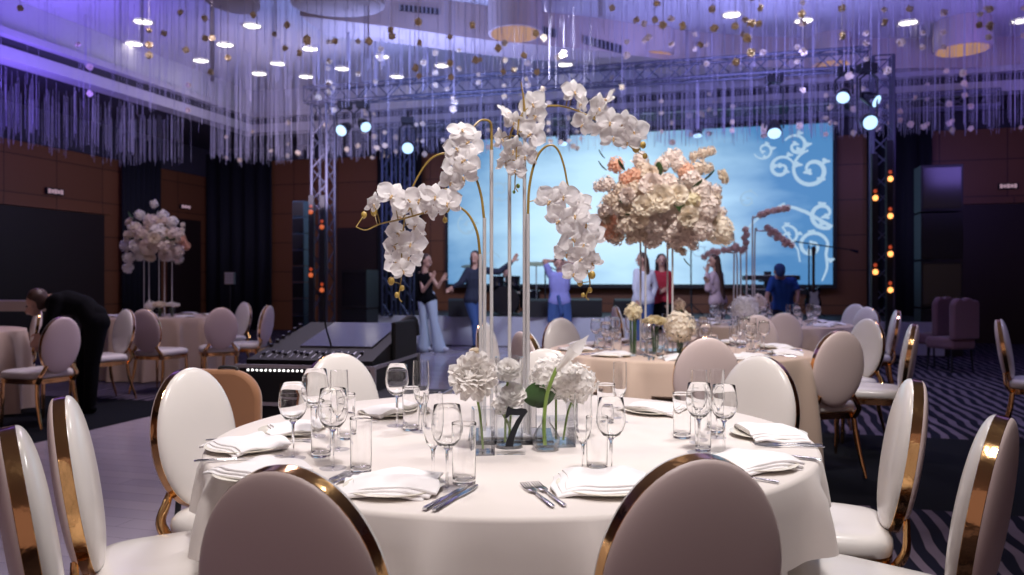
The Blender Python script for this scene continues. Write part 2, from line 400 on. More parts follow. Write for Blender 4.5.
o = mb.build('wall_drape', DRAPE); o.modifiers.new('s', 'SOLIDIFY').thickness = 0.01; tag(o, 'black drape on the left wall beside the dark doorway', 'drape')
# left wall door, right wall door
DOORM = mat('dark_door', (0.028, 0.015, 0.013), 0.5)
mb = MB(); mb.prism([UV(UL, 11.0), UV(UL + .05, 11.0), UV(UL + .05, 14.2), UV(UL, 14.2)], 0, 2.62); d = struct(mb, 'door_1', DOORM)
mb = MB(); mb.prism([UV(UL, 10.85), UV(UL + .09, 10.85), UV(UL + .09, 14.35), UV(UL, 14.35)], 2.63, 2.75); struct(mb, 'trim_5', WOOD)
mb = MB(); mb.prism([UV(UL, 16.2), UV(UL + .05, 16.2), UV(UL + .05, 17.4), UV(UL, 17.4)], 0, 2.72); struct(mb, 'door_2', DOORM)
u0 = u_px(932, VB); u1 = u_px(1010, VB)
panelstrip(u0, u1 + 2.5, 0, 2.72, 'door_3', DOORM, .05)
panelstrip(u0 - .1, u1 + 2.6, 2.73, 2.85, 'trim_6', WOOD, .09)
panelstrip(u_px(338, VB), u_px(378, VB), 0, 2.5, 'door_4', DOORM, .05)
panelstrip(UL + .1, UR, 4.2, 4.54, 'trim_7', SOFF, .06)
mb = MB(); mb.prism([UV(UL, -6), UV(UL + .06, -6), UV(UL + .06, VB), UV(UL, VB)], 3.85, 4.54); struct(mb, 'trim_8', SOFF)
# small wall signs
SIGNM = emis('sign_glow', (0.62, 0.40, 0.50), 0.55)
def wall_sign(o_, d, label, w_, h_):
    t = thing('wall_sign', label, 'sign', o_, math.atan2(d[1], d[0]))
    mb = MB(); mb.box((0, 0, 0), (w_, .05, h_)); mb.build('housing', BLACK, t, smooth=False)
    mb = MB(); k = 5
    for i in range(k): mb.box(((i - 2) * w_ / 5.6, -0.028, 0), (w_ / 7, .008, h_ * (0.55 if i % 2 else .7)))
    mb.build('lettering', SIGNM, t, smooth=False)
wall_sign(UV(UL + .05, 12.9, 2.98), E2, 'small dim pink sign above the dark doorway on the left wall', .42, .13)
wall_sign(UV(UL + .05, 16.8, 3.02), E2, 'small reddish sign above the narrow door near the corner', .36, .1)
wall_sign(UV(u_px(1007, VB), VB - .06, 3.06), E1, 'small pink sign on the wood wall at the far right', .34, .11)

# ceiling downlights
dl = [(29,21),(143,21),(134,43),(225,44),(201,60),(252,25),(259,73),(278,63),(310,48),(306,76),(347,32),(342,68),(382,56),(397,76),(434,41),(442,65),(505,51),(565,64),(614,79),(732,14),(804,20),(908,22),(1022,20)]
mbr = MB(); mbr.grid(lambda a, t: ((.135 + .03 * math.sin(t * PI)) * math.cos(2 * PI * a) if t < 1 else .135 * math.cos(2 * PI * a), (.135 + .03 * math.sin(t * PI)) * math.sin(2 * PI * a), -.03 * math.sin(t * PI)), 24, 4, None, True)
ringm = mbr.mesh('trim_ring', CEILW); mbd = MB(); mbd.prism([(.133 * math.cos(2 * PI * i / 24), .133 * math.sin(2 * PI * i / 24)) for i in range(24)], -.012, 0); dm = mbd.mesh('lens', LAMP)
for i, (x, y) in enumerate(dl):
    Y = (ZC - CH) * F / (HZ - y)
    t = thing('ceiling_downlight', 'round white recessed downlight glowing in the blue-lit ceiling', 'ceiling light', (GX(x, Y), Y, ZC - .004), 0, 'recessed downlights in the ceiling')
    link('trim_ring', ringm, t); link('lens', dm, t)

# rounded drums and pockets of the bulkhead, vents
def drum(x, y, rx, ry, label, glow=False, h=.5, z=None):
    zb = ZC - h if z is None else z
    Y = (zb - CH) * F / (HZ - y)
    t = thing('ceiling_drum', label, 'ceiling drum', (GX(x, Y), Y, zb))
    mb = MB(); mb.prism([(rx * math.cos(2 * PI * i / 32), ry * math.sin(2 * PI * i / 32)) for i in range(32)], 0, ZC - zb - .003); mb.build('shell', TAUPE, t)
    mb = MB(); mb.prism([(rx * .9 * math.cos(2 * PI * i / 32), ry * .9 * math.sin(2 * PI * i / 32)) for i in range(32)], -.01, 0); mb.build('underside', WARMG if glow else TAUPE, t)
drum(232, 2, .34, .5, 'brown oval ceiling drum at the top left of the recess')
drum(338, 5, .62, .5, 'long brown rounded ceiling drum beside the vent strip')
drum(515, 34, .40, .45, 'rounded taupe ceiling pocket with warm underside, left one', True, .50)
drum(650, 58, .42, .45, 'rounded taupe ceiling pocket with warm underside above the screen', True, .42)
drum(962, 50, .42, .45, 'warm lit rounded ceiling pocket near the right wall', True, .46)
drum(830, 66, .34, .4, 'small warm lit ceiling pocket above the right truss', True, .50)
def vent(x0, y0, x1, y1, hp, label, dz=0):
    a = P(x0, y0, 1); b = P(x1, y1, 1)
    # on the bulkhead face
    def onface(x, y):
        best = None
        for i in range(len(fr) - 1):
            for k in range(8):
                q = fr[i].lerp(fr[i + 1], k / 8); px = 512 + F * q.x / q.y
                if best is None or abs(px - x) < best[0]: best = (abs(px - x), q)
        q = best[1]; return Vector((q.x, q.y - .03, CH - (y - HZ) * q.y / F))
    a = onface(x0, y0); b = onface(x1, y1)
    t = thing('air_vent', label, 'vent', a)
    L = b - a; n = 9; d = L.normalized(); up = Vector((0, 0, 1)); h = hp * a.y / F
    M = Matrix((( d.x, -d.y, 0, 0), (d.y, d.x, 0, 0), (d.z, 0, 1, 0), (0, 0, 0, 1)))
    mb = MB(); mb.box((L.length / 2, .01, 0), (L.length, .02, h), M); mb.build('backing', CEILD, t, smooth=False)
    mb = MB()
    for i in range(n + 1): mb.box((L.length * i / n, -.006, 0), (L.length / n * .3, .02, h), M)
    mb.build('slats', ALU, t, smooth=False)
vent(533, 28, 558, 34, 8, 'dark slatted air vent left on the taupe bulkhead')
vent(584, 40, 622, 50, 8, 'dark slatted air vent right on the taupe bulkhead')
vent(400, 8, 440, 12, 6, 'long slatted air vent at the left end of the bulkhead')

# ------------------------------------------------------------------ LED screen
U0, U1, Z0, Z1 = -6.36, 1.84, 1.15, 4.40
def screen_mat():
    m = bpy.data.materials.new('screen_picture'); m.use_nodes = True; nt = m.node_tree
    b = nt.nodes['Principled BSDF']; b.inputs['Base Color'].default_value = (0.01, 0.01, 0.01, 1); b.inputs['Roughness'].default_value = 0.4
    tc = nt.nodes.new('ShaderNodeTexCoord'); mp = nt.nodes.new('ShaderNodeMapping')
    mp.inputs['Location'].default_value = (-0.44, 0, -0.40); mp.inputs['Scale'].default_value = (1, 0, 1)
    nt.links.new(tc.outputs['Generated'], mp.inputs[0])
    ln = nt.nodes.new('ShaderNodeVectorMath'); ln.operation = 'LENGTH'
    sc = nt.nodes.new('ShaderNodeVectorMath'); sc.operation = 'MULTIPLY'; sc.inputs[1].default_value = (1.15, 1, 0.62)
    nt.links.new(mp.outputs[0], sc.inputs[0]); nt.links.new(sc.outputs[0], ln.inputs[0])
    nz = nt.nodes.new('ShaderNodeTexNoise'); nz.inputs['Scale'].default_value = 4; nz.inputs['Detail'].default_value = 4
    nt.links.new(tc.outputs['Generated'], nz.inputs[0])
    ad = nt.nodes.new('ShaderNodeMath'); ad.operation = 'MULTIPLY_ADD'; ad.inputs[1].default_value = 0.46
    nt.links.new(nz.outputs['Fac'], ad.inputs[0]); nt.links.new(ln.outputs['Value'], ad.inputs[2])
    cr = nt.nodes.new('ShaderNodeValToRGB'); e = cr.color_ramp.elements
    e[0].position = 0.12; e[0].color = (0.66, 0.88, 1.0, 1); e[1].position = 0.80; e[1].color = (0.07, 0.22, 0.46, 1)
    k = e.new(0.46); k.color = (0.50, 0.76, 0.95, 1)
    nt.links.new(ad.outputs[0], cr.inputs[0]); nt.links.new(cr.outputs[0], b.inputs['Emission Color']); b.inputs['Emission Strength'].default_value = 1.12
    return m
scr = thing('led_screen', 'large bright blue LED screen with pale scroll ornament behind the stage', 'screen', UV((U0 + U1) / 2, VB - .32, Z0), A)
W_, H_ = U1 - U0, Z1 - Z0
mb = MB(); mb.box((0, .05, H_ / 2), (W_ + .16, .16, H_ + .16)); mb.build('frame', BLACK, scr, smooth=False)
mb = MB(); mb.box((0, -.045, H_ / 2), (W_, .02, H_)); mb.build('picture_panel', screen_mat(), scr, smooth=False)
SW = emis('scroll_glow', (0.52, 0.74, 0.95), 0.80); SW2 = emis('scroll_glow_soft', (0.40, 0.64, 0.88), 0.78)
def scroll(mb, cx, cz, r0, turns, a0, sgn, wid, tail=None):
    pts = []; n = 40
    for i in range(n + 1):
        t = i / n; a = a0 + sgn * turns * 2 * PI * t; r = r0 * (1 - .80 * t); pts.append((cx + r * math.cos(a), cz + r * math.sin(a)))
    if tail: pts = [tuple(q) for q in tail] + pts
    k = len(pts); vs = []; fs = []
    for i, (x, z) in enumerate(pts):
        x1, z1 = pts[min(i + 1, k - 1)]; x0, z0_ = pts[max(i - 1, 0)]; dx, dz = x1 - x0, z1 - z0_; L = math.hypot(dx, dz) or 1
        ww = wid * (0.45 + .75 * math.sin(PI * (i + 2) / (k + 3)))
        vs += [(x - dz / L * ww, -.0585, z + dx / L * ww), (x + dz / L * ww, -.0585, z - dx / L * ww)]
    for i in range(k - 1): fs.append((2 * i, 2 * i + 1, 2 * i + 3, 2 * i + 2))
    mb.add(vs, fs)
    ex, ez = pts[-1]; leaf(mb, ex, ez, wid * 2.2, a0)
    for q in (0.15, .4, .62):
        i = int(len(pts) * q); leaf(mb, pts[i][0] + wid * 2.2, pts[i][1] + wid * 1.6, wid * 2.1, i)
def leaf(mb, x, z, r, a):
    vs = []; n = 12
    for i in range(n):
        t = 2 * PI * i / n; rr = r * (1 + .35 * math.cos(3 * t + a)); vs.append((x + rr * math.cos(t + a), -.0595, z + rr * .7 * math.sin(t + a)))
    mb.add(vs, [tuple(range(n))])
def SX(px): return u_px(px, VB - .38) - (U0 + U1) / 2
def SZ(px, py):
    a = (px - 512) / F; Y = (VB - .38) / (E2[0] * a + E2[1]); return CH - (py - HZ) * Y / F - Z0
def sc_(px, py, rp, turns, a0, sgn, wid=.035, tail=None):
    s = 0.0203; tl = [(SX(a), SZ(a, b)) for a, b in tail] if tail else None
    if tl: tl = [(v.x, v.z) for v in smooth_path([Vector((a, 0, b)) for a, b in tl], 5)]
    scroll(mb, SX(px), SZ(px, py), rp * s, turns, a0, sgn, wid, tl)
mb = None
def scp(m, nm, *a):
    global mb
    a = list(a); a[6] *= .62; mb = MB(); sc_(*a); mb.build(nm, m, scr, smooth=False)
for a in ((812, 170, 20, 1.3, R(100), 1, .06), (781, 168, 13, 1.25, R(0), 1, .05), (824, 214, 15, 1.0, R(-60), -1, .055, [(744, 232), (764, 214), (788, 207), (806, 212)]),
          (796, 146, 12, 1.1, R(150), -1, .05), (764, 150, 10, 1.1, R(200), 1, .035), (812, 246, 15, 1.2, R(10), 1, .05, [(822, 281), (827, 268), (826, 254)]), (788, 236, 11, 1.1, R(120), -1, .04, [(800, 262), (798, 250)])): scp(SW, 'scroll_ornament', *a)
for a in ((470, 165, 16, 1.2, R(40), 1, .04), (500, 190, 13, 1.2, R(-40), -1, .035), (468, 225, 14, 1.2, R(90), 1, .04), (490, 262, 12, 1.2, R(20), 1, .035), (748, 200, 10, 1.2, R(20), 1, .025), (700, 250, 9, 1.2, R(120), 1, .02)): scp(SW2, 'faint_scroll', *a)

# ------------------------------------------------------------------ stage
STG = mat('stage_top_black', (0.03, 0.03, 0.035), 0.5); STGW = mat('stage_fascia_white', (0.62, 0.63, 0.70), 0.5)
st = thing('stage_platform', 'low stage platform with pale fascia in front of the LED screen', 'stage', UV(0, 0, 0), 0)
VS, ZST = 14.35, 0.55
mb = MB(); mb.prism([UV(-7.3, VS + .05), UV(3.2, VS + .05), UV(3.2, VB - .45), UV(-7.3, VB - .45)], 0.0, ZST); mb.build('deck', STG, st, smooth=False)
mb = MB(); mb.prism([UV(-7.3, VS), UV(3.2, VS), UV(3.2, VS + .05), UV(-7.3, VS + .05)], .02, ZST + .01); mb.build('fascia', STGW, st, smooth=False)

# ------------------------------------------------------------------ truss towers
def truss(p0, p1, wdt, name, label, nseg, rc=.025, rb=.012, tagit=True, parent=None, m=None):
    t = parent or thing(name, label, 'truss', p0)
    p0 = Vector(p0); L = Vector(p1) - p0
    d = L.normalized(); a = Vector((E1[0], E1[1], 0)); 
    if abs(d.dot(a)) > .8: a = Vector((0, 0, 1))
    b = d.cross(a).normalized(); h = wdt / 2
    c = [a * h + b * h, a * h - b * h, -a * h - b * h, -a * h + b * h]
    off = p0 - t.location
    mb = MB()
    for q in c: mb.tube([off + q, off + q + L], rc, 8)
    mb.build('chords', m or TRUSSM, t)
    mb = MB()
    for i in range(nseg):
        for k in range(4):
            q0, q1 = c[k], c[(k + 1) % 4]
            if i % 2: q0, q1 = q1, q0
            mb.tube([off + q0 + L * (i / nseg), off + q1 + L * ((i + 1) / nseg)], rb, 6)
    for k in range(4): mb.tube([off + c[k] + L, off + c[(k + 1) % 4] + L], rb, 6); mb.tube([off + c[k], off + c[(k + 1) % 4]], rb, 6)
    mb.build('bracing', m or TRUSSM, t)
    return t
YL = 14.7; TL = GX(323, YL)
t = truss((TL, YL, 0.04), (TL, YL, 4.42), .30, 'truss_tower', 'aluminium box truss tower left of the dance floor', 15)
mb = MB(); mb.box((0, 0, -.02), (.6, .6, .04)); mb.build('base_plate', BLACK, t, smooth=False)
YR = 12.2; TR = GX(882, YR)
t = truss((TR, YR, 0.04), (TR, YR, 4.6), .28, 'truss_tower', 'aluminium box truss tower with amber lamps on the right', 16)
mb = MB(); mb.box((0, 0, -.02), (.6, .6, .04)); mb.build('base_plate', BLACK, t, smooth=False)
truss((TL - .3, YL + .08, 4.60), (TR - .17, YR + .05, 4.60), .28, 'overhead_truss', 'long horizontal box truss spanning between the two towers', 34)
q0 = UV(-7.4, 15.2, 4.28); q1 = UV(4.2, 15.2, 4.28)
truss(q0, q1, .26, 'overhead_truss', 'rear horizontal box truss hanging above the screen top', 30)
for x, lab in ((389, 'dark slim truss tower in front of the drape, left one'), (407, 'dark slim truss tower in front of the drape, right one')):
    pp = Vector((GX(x, 15.6), 15.6, 0.55)); tt = truss(pp, pp + Vector((0, 0, 3.6)), .2, 'truss_tower', lab, 14, .02, .01, m=mat('dark_truss', (.05, .06, .12), .4, .6))

# line array speakers, lit panels beside left tower
def speaker_stack(p, rz, n, w_, h_, d_, label, name='speaker_stack', m=BLACK):
    t = thing(name, label, 'speaker', p, rz)
    for i in range(n):
        mb = MB(); mb.box((0, 0, h_ * (i + .5)), (w_, d_, h_ * .96)); o = mb.build('cabinet', m, t, smooth=False)
        mb = MB(); mb.box((0, -d_ / 2 - .008, h_ * (i + .5)), (w_ * .9, .012, h_ * .84)); mb.build('grille', BLACKG if i % 2 else BLACK, t, smooth=False)
    return t
PANB = mat('blue_lit_cabinet', (0.03, 0.06, 0.10), 0.4)
speaker_stack((GX(303, 15.0), 15.05, 0.0), A, 9, .24, .30, .4, 'tall slim column of line array cabinets left of the truss tower', m=PANB)
speaker_stack((GX(938, 13.3), 13.3, 0.0), R(-15), 4, .62, .78, .5, 'tall black speaker stack right of the amber-lit truss')
speaker_stack((GX(357, 14.6), 14.9, 0.0), A, 2, .5, .72, .5, 'dark pair of speaker cabinets behind the left truss tower')
# amber lamps bars on towers
def lamp_bar(x, Y, z0, z1, pts, label, lm=None):
    t = thing('lamp_bar', label, 'stage light', (GX(x, Y), Y, z0))
    mb = MB(); mb.box((0, .03, (z1 - z0) / 2), (.09, .06, z1 - z0)); mb.build('housing', BLACK, t, smooth=False)
    for (y, c) in pts:
        z = CH - (y - HZ) * Y / F - z0
        mb = MB(); mb.ball((0, -.015, z), (.042, .03, .042), 12, 8); mb.build('lamp', lm or ORANGE, t)
        mb = MB(); mb.ball((0, -.01, z + .1), (.028, .02, .03), 10, 6); mb.build('upper_lamp', REDL, t)
lamp_bar(875, 11.9, .2, 3.1, [(198, 0), (272, 0)], 'black lamp bar with two amber lamps on the tower left chord')
lamp_bar(890, 11.9, .2, 3.3, [(179, 0), (216, 0), (254, 0), (290, 0)], 'black lamp bar with four amber lamps on the tower right chord')
lamp_bar(311, 14.4, .2, 2.75, [(212, 0), (275, 0)], 'dim amber lamp bar left of the truss tower', AMBERD)
lamp_bar(322, 14.4, .2, 2.75, [(227, 0), (290, 0)], 'dim amber lamp bar in front of the left truss tower', AMBERD)
# moving heads
def moving_head(x, y, Y, pan, tilt, sz, label, lit=True, ztruss=4.34):
    c = P(x, y, Y)
    t = thing('moving_head_light', label, 'stage light', (c.x, Y, ztruss))
    dz = c.z - ztruss
    mb = MB(); mb.box((0, 0, -.03), (.26 * sz, .22 * sz, .12 * sz)); mb.tube([(0, 0, .0), (0, 0, .14)], .02, 8); mb.build('base', BLACK, t, smooth=False)
    mb = MB()
    for s in (-1, 1): mb.tube([(s * .05 * sz, 0, -.09), (s * .16 * sz, 0, -.16), (s * .16 * sz, 0, dz)], .022, 8, flat=.6)
    mb.build('yoke', BLACK, t)
    hd = link('head', None, t, (0, 0, dz), (tilt, 0, pan))
    mb = MB(); mb.lathe([(0.001, .17), (.07, .16), (.10, .08), (.125, -.06), (.13, -.15), (.12, -.165), (0.001, -.16)], 20)
    bpy.data.objects.remove(hd)
    M = Matrix.Translation((0, 0, dz)) @ Euler((tilt, 0, pan)).to_matrix().to_4x4() @ Matrix.Scale(sz, 4)
    mb2 = MB(); mb2.v = [M @ v for v in mb.v]; mb2.f = mb.f; mb2.m = mb.m; mb2.build('head', BLACKG, t)
    mb = MB(); mb.lathe([(0.001, -.175), (.10, -.172), (.115, -.163), (.11, -.15), (0.001, -.15)], 20)
    mb2 = MB(); mb2.v = [M @ v for v in mb.v]; mb2.f = mb.f; mb2.m = mb.m; mb2.build('lens', BEAMW if lit else LED, t)
mh = [(345, 128, 14.5, R(-20), R(-62), .9, 'lit moving head lamp, leftmost on the truss', 4.40), (363, 124, 14.45, R(35), R(-58), .85, 'lit moving head lamp beside the leftmost one on the truss', 4.40),
      (408, 146, 14.6, R(5), R(-65), .9, 'lit moving head lamp hanging low before the black drape', 4.15), (774, 128, 12.62, R(-15), R(-45), .9, 'lit moving head lamp hanging at the screen top', 4.40),
      (844, 94, 11.9, R(-30), R(-55), .8, 'lit moving head lamp left of the right tower top', 4.34), (869, 98, 11.8, R(40), R(-60), .8, 'tilted lit moving head lamp on the right tower', 4.34),
      (867, 121, 11.7, R(-5), R(-70), .9, 'lower lit moving head lamp on the right tower', 4.34), (697, 130, 14.9, R(0), R(-20), .75, 'dark moving head lamp with small bright lens above the screen', 4.15),
      (563, 138, 14.9, R(0), R(-20), .75, 'dark moving head lamp above the screen near the orchids', 4.15)]
for x, y, Y, pan, tilt, sz, lab, zt in mh: moving_head(x, y, Y, pan, tilt, sz, lab, True, zt)

# ------------------------------------------------------------------ string curtain and hanging flower heads
mb = MB(); tops = []
def string(x, y, zb, r, zt=None):
    n = 3; vs = []; 
    for z in (zb, (zt or ZC) - .006):
        for j in range(n): a = 2 * PI * j / n + .3; vs.append((x + r * math.cos(a), y + r * math.sin(a), z))
    mb.add(vs, [(0, 1, 4, 3), (1, 2, 5, 4), (2, 0, 3, 5), (0, 2, 1)])
rnd = random.Random(3); ns = 0
spots = []
while ns < 2500:
    v = rnd.uniform(9.0, 14.8) if rnd.random() < .7 else rnd.uniform(13.2, 14.9); u = rnd.uniform(-12.6, 8.5)
    p = UV(u, v); zt = ZC if u > UE + .15 else ZS - .05
    if UE - .45 < u < UE + .15: continue
    if u < UE and v > 14.2: continue
    if p.y < 7.2: continue
    px = 512 + F * p.x / p.y
    if px < -40 or px > 1060: continue
    if abs(v - 13.24) < .24 or abs(v - 15.2) < .2: continue
    if v > 13.2 or u < UE: zb = 3.62 + rnd.choice((0, 0, 0, .05, .1, .5)) + rnd.uniform(-.02, .02)
    else: zb = 3.75 + rnd.random() ** .7 * 1.2
    y_ = HZ - (zb - CH) * F / p.y
    string(p.x, p.y, zb, rnd.choice((.0018, .0022, .0026, .004)) * p.y / 12, zt); ns += 1
    if u > UE: spots.append((p.x, p.y, zb, px))
for _ in range(26):       # thicker gathered tassels
    s_ = rnd.choice(spots)
    for k in range(7): string(s_[0] + rnd.uniform(-.03, .03), s_[1] + rnd.uniform(-.03, .03), s_[2] + rnd.uniform(-.02, .02), .004)
o = mb.build('string_curtain', STRING, smooth=False)
tag(o, 'dense curtain of thin pale strings hanging from the ceiling over the room', 'string curtain', kind='stuff')

def petal_fn(w_, l_, cup, curl=0.0, tip=1.0):
    def f(a, t):
        s = a * 2 - 1
        wd = w_ * math.sin(PI * min(1, (t * .86 + .09))) ** .6
        return (s * wd * .5, -cup * (s * s) * wd * .5 - curl * t * t * l_, t * l_)
    return f
def flower_ball(rad, layers, pw, seed, ruffle=.12, nu=3, nv=3):
    """ball of overlapping petals; axis +Z"""
    r = random.Random(seed); mb = MB(); mb.ball((0, 0, 0), rad * .55, 10, 6)
    for (elev, n, l_, open_) in layers:
        for i in range(n):
            az = 2 * PI * (i + r.random() * .5 + elev) / n
            M = Matrix.Rotation(az, 4, 'Z') @ Matrix.Rotation(-(PI / 2 - elev), 4, 'X')
            base = Matrix.Translation((0, 0, 0))
            w_ = pw * r.uniform(.85, 1.15); L = l_ * rad * r.uniform(.92, 1.08)
            T = Matrix.Rotation(az, 4, 'Z') @ Matrix.Translation((0, -rad * .25 * math.cos(elev), rad * .1)) @ Matrix.Rotation((PI / 2 - elev), 4, 'X')
            ph = r.random() * 6
            mb.grid((lambda w_, L, ph, open_: (lambda a, t: (lambda s: (s * w_ * rad * .5 * math.sin(PI * (t * .8 + .12)) ** .5, open_ * rad * (1 - math.cos(t * 1.5)) * .5 + ruffle * rad * math.sin(s * 3 + ph) * t * .5 + .18 * rad * s * s, t * L))(a * 2 - 1)))(w_, L, ph, open_), nu, nv, T)
    return mb
rose_layers = [(R(80), 4, .75, -.5), (R(66), 5, .85, -.5), (R(52), 6, .92, -.45), (R(38), 7, .98, -.35), (R(22), 8, 1.0, -.25), (R(5), 8, 1.0, -.15), (R(-20), 8, .95, -.1)]
rose = flower_ball(1, rose_layers, .95, 1)
def hyd(n, seed, fl=.26):
    r = random.Random(seed); mb = MB(); mb.ball((0, 0, 0), .58, 12, 8)
    for i in range(n):
        z = 1 - 2 * (i + .5) / n; a = i * 2.39996; q = math.sqrt(1 - z * z)
        d = Vector((q * math.cos(a), q * math.sin(a), z)); rad = r.uniform(.74, 1.05)
        M = Matrix.Translation(d * rad) @ d.to_track_quat('Z', 'Y').to_matrix().to_4x4() @ Matrix.Rotation(r.random() * 3, 4, 'Z') @ Matrix.Rotation(r.uniform(-.75, .75), 4, 'X')
        for k in range(4):
            T = M @ Matrix.Rotation(k * PI / 2, 4, 'Z')
            mb.add([(0, 0, 0), (fl * .42, fl * .38, .03), (0, fl * .95, .07), (-fl * .42, fl * .38, .03)], [(0, 1, 2, 3)], T)
    return mb
FL = {}
hb = hyd(190, 2, .24); hs = hyd(60, 5, .36)
def flmesh(kind, m):
    k = (kind, m.name)
    if k not in FL:
        src = {'rose': rose, 'hyd': hb, 'hyds': hs}[kind]; FL[k] = src.mesh(kind, m, angle=180)
    return FL[k]
pball = flower_ball(1, [(R(75), 3, .8, -.4), (R(45), 5, 1, -.3), (R(10), 6, 1, -.2), (R(-35), 5, 1, -.2)], 1.1, 9, nu=2, nv=2).mesh('flower_head', PETALBALL, angle=180)
# groups of heads: (px, py) clusters read from the photograph's ceiling, then a scatter
rnd = random.Random(11); nb = 0
hand = [(180,12),(205,18),(205,38),(212,38),(164,33),(149,30),(149,45),(149,55),(186,50),(211,72),(228,58),(253,15),(287,24),(285,48),(299,53),(307,41),(307,38),(335,41),(369,41),(391,30),(392,36),(418,22),(419,43),(450,37),(473,25),(450,63),(451,77),(419,76),(475,60),(480,60),(415,68),(536,33),(524,55),(537,72),(514,70),(503,72),(498,48),(612,8),(657,4),(655,20),(663,25),(682,26),(712,9),(714,28),(735,26),(745,20),(747,38),(743,35),(736,62),(759,24),(700,45),(760,8),(802,14),(842,8),(842,36),(884,10),(884,22),(980,14),(979,25),(990,25),(986,8),(989,37),(20,8)]
for x, y in hand:
    Y = rnd.uniform(8.6, 10.5); c = P(x, y, Y)
    if c.z > ZC - .15: Y = 8.2; c = P(x, y, Y)
    c.z = min(c.z, ZC - .1)
    spots.append((c.x, c.y, c.z - .06, x)); 
    o = link('hanging_flower_head', pball, None, c, (rnd.random() * 6, rnd.random() * 6, 0), rnd.uniform(.03, .042)); nb += 1
    tag(o, 'small dried beige flower head hanging on a ceiling string', 'hanging flower', 'flower heads on the ceiling strings')
    mb = MB(); string(c.x, c.y, c.z - .05, .003)
    s_o = mb
    o2 = mb.mesh('thread', STRING, smooth=False); 
    th = link('thread', o2, None); th.parent = o; bpy.context.view_layer.update() if False else None
    # thread stays in world space: undo the parent's transform
    th.matrix_parent_inverse = (Matrix.Translation(o.location) @ o.rotation_euler.to_matrix().to_4x4() @ Matrix.Diagonal((*o.scale, 1))).inverted()
rest = [s for s in spots if 0 < s[3] < 1024 and 3.4 < s[2] < 4.6]
rnd.shuffle(rest)
for s_ in rest:
    if nb >= 285: break
    x, y, zb, px = s_
    if px < 270 and rnd.random() < .55: continue
    k = rnd.choice((1, 1, 2, 3)); z = zb + rnd.uniform(.02, .1)
    for _ in range(k):
        if z > 4.9: break
        o = link('hanging_flower_head', pball, None, (x, y, z), (rnd.random() * 6, rnd.random() * 6, 0), rnd.uniform(.032, .05))
        tag(o, 'pale flower head threaded on a string near the stage', 'hanging flower', 'pale flower heads strung near the stage'); nb += 1; z += rnd.uniform(.12, .45)

# ------------------------------------------------------------------ oval-back banquet chairs
def ell(rx, rz, yc, zc, n=48, tilt=0.0):
    return [Vector((rx * math.cos(2 * PI * i / n), yc, rz * math.sin(2 * PI * i / n))) for i in range(n)]
TILT = Matrix.Translation((0, -.235, .685)) @ Matrix.Rotation(R(9), 4, 'X')
def pad(mb, rx, rz, y0, T, sgn, p=3.2):
    """domed oval cushion, edge at y0, bulging by T towards sgn"""
    def f(a, t):
        r = min(1.0, t / .999); h = (1 - r ** p) ** (1 / 2.2) if r < 1 else 0
        e = 1 - .012 * (1 - r)
        return (rx * r * math.cos(2 * PI * a), y0 + sgn * T * h, rz * r * math.sin(2 * PI * a) * e)
    mb.grid(lambda a, t: f(a, math.sin(t * PI / 2) if t > 0 else 0.002), 48, 14, TILT, True)
def sellipse(a, hw, y0, y1, p=4.6):
    c, s_ = math.cos(a), math.sin(a); x = abs(c) ** (2 / p) * (1 if c > 0 else -1); y = abs(s_) ** (2 / p) * (1 if s_ > 0 else -1)
    w_ = hw * (1 + .07 * y); return x * w_, (y0 + y1) / 2 + y * (y1 - y0) / 2
def make_chair(label, group=None, rearm=None, frontm=None):
    t = thing('banquet_chair', label, 'chair', (0, 0, 0), 0, group)
    mb = MB()
    prof = [(.0, .47), (.5, .478), (.8, .474), (.93, .466), (.99, .45), (1.0, .43), (.985, .412), (.9, .405), (0, .405)]
    mb.grid(lambda a, q: (lambda pr: (lambda xy: (xy[0] * max(pr[0], .001), .02 + (xy[1] - .02) * max(pr[0], .001), pr[1]))(sellipse(2 * PI * a, .225, -.20, .25)))(prof[round(q * 8)]), 40, 8, None, True)
    mb.build('seat', frontm or LEATHER, t, angle=60)
    mb = MB(); poly = [sellipse(2 * PI * i / 40, .222, -.197, .247) for i in range(40)]; mb.prism(poly, .365, .404); mb.build('seat_frame', GOLD, t)
    mb = MB(); pad(mb, .1815, .2415, .0145, .040, 1, 2.7); o = mb.build('backrest', frontm or LEATHER, t, angle=60)
    mb = MB(); pad(mb, .1815, .2415, -.0145, .030, -1, 2.7); o = mb.build('rear_cushion', rearm or LEATHER_B, t, angle=60)
    mb = MB()
    sec = [(.168, -.0146), (.181, -.0146), (.1822, -.0135), (.1822, .0135), (.181, .0146), (.168, .0146)]
    mb.grid(lambda a, q: (lambda s_: (s_[0] * math.cos(2 * PI * a), s_[1], (s_[0] + .060) * math.sin(2 * PI * a)))(sec[round(q * 6) % 6]), 56, 6, TILT, True)
    mb.build('back_frame', GOLD, t, angle=28)
    for s in (-1, 1):
        mb = MB(); mb.tube(smooth_path([(s * .185, .215, .37), (s * .188, .22, .2), (s * .192, .225, 0)], 4), [.017] * 5 + [.013] * 3 + [.009], 10); mb.build('leg', GOLD, t)
        mb = MB(); mb.tube(smooth_path([(s * .165, -.175, .375), (s * .178, -.20, .2), (s * .19, -.26, 0)], 4), [.017] * 5 + [.013] * 3 + [.009], 10); mb.build('leg', GOLD, t)
        mb = MB(); mb.tube(smooth_path([(s * .162, -.185, .37), (s * .168, -.222, .43), (s * .135, -.230, .485), (s * .118, -.232, .515)], 5), [.022, .023, .024, .024, .023, .022, .021, .02, .02, .019, .019, .018, .017, .017, .016, .016], 10, flat=.6); mb.build('back_support', GOLD, t)
    return t
chair0 = None; SEATS = []
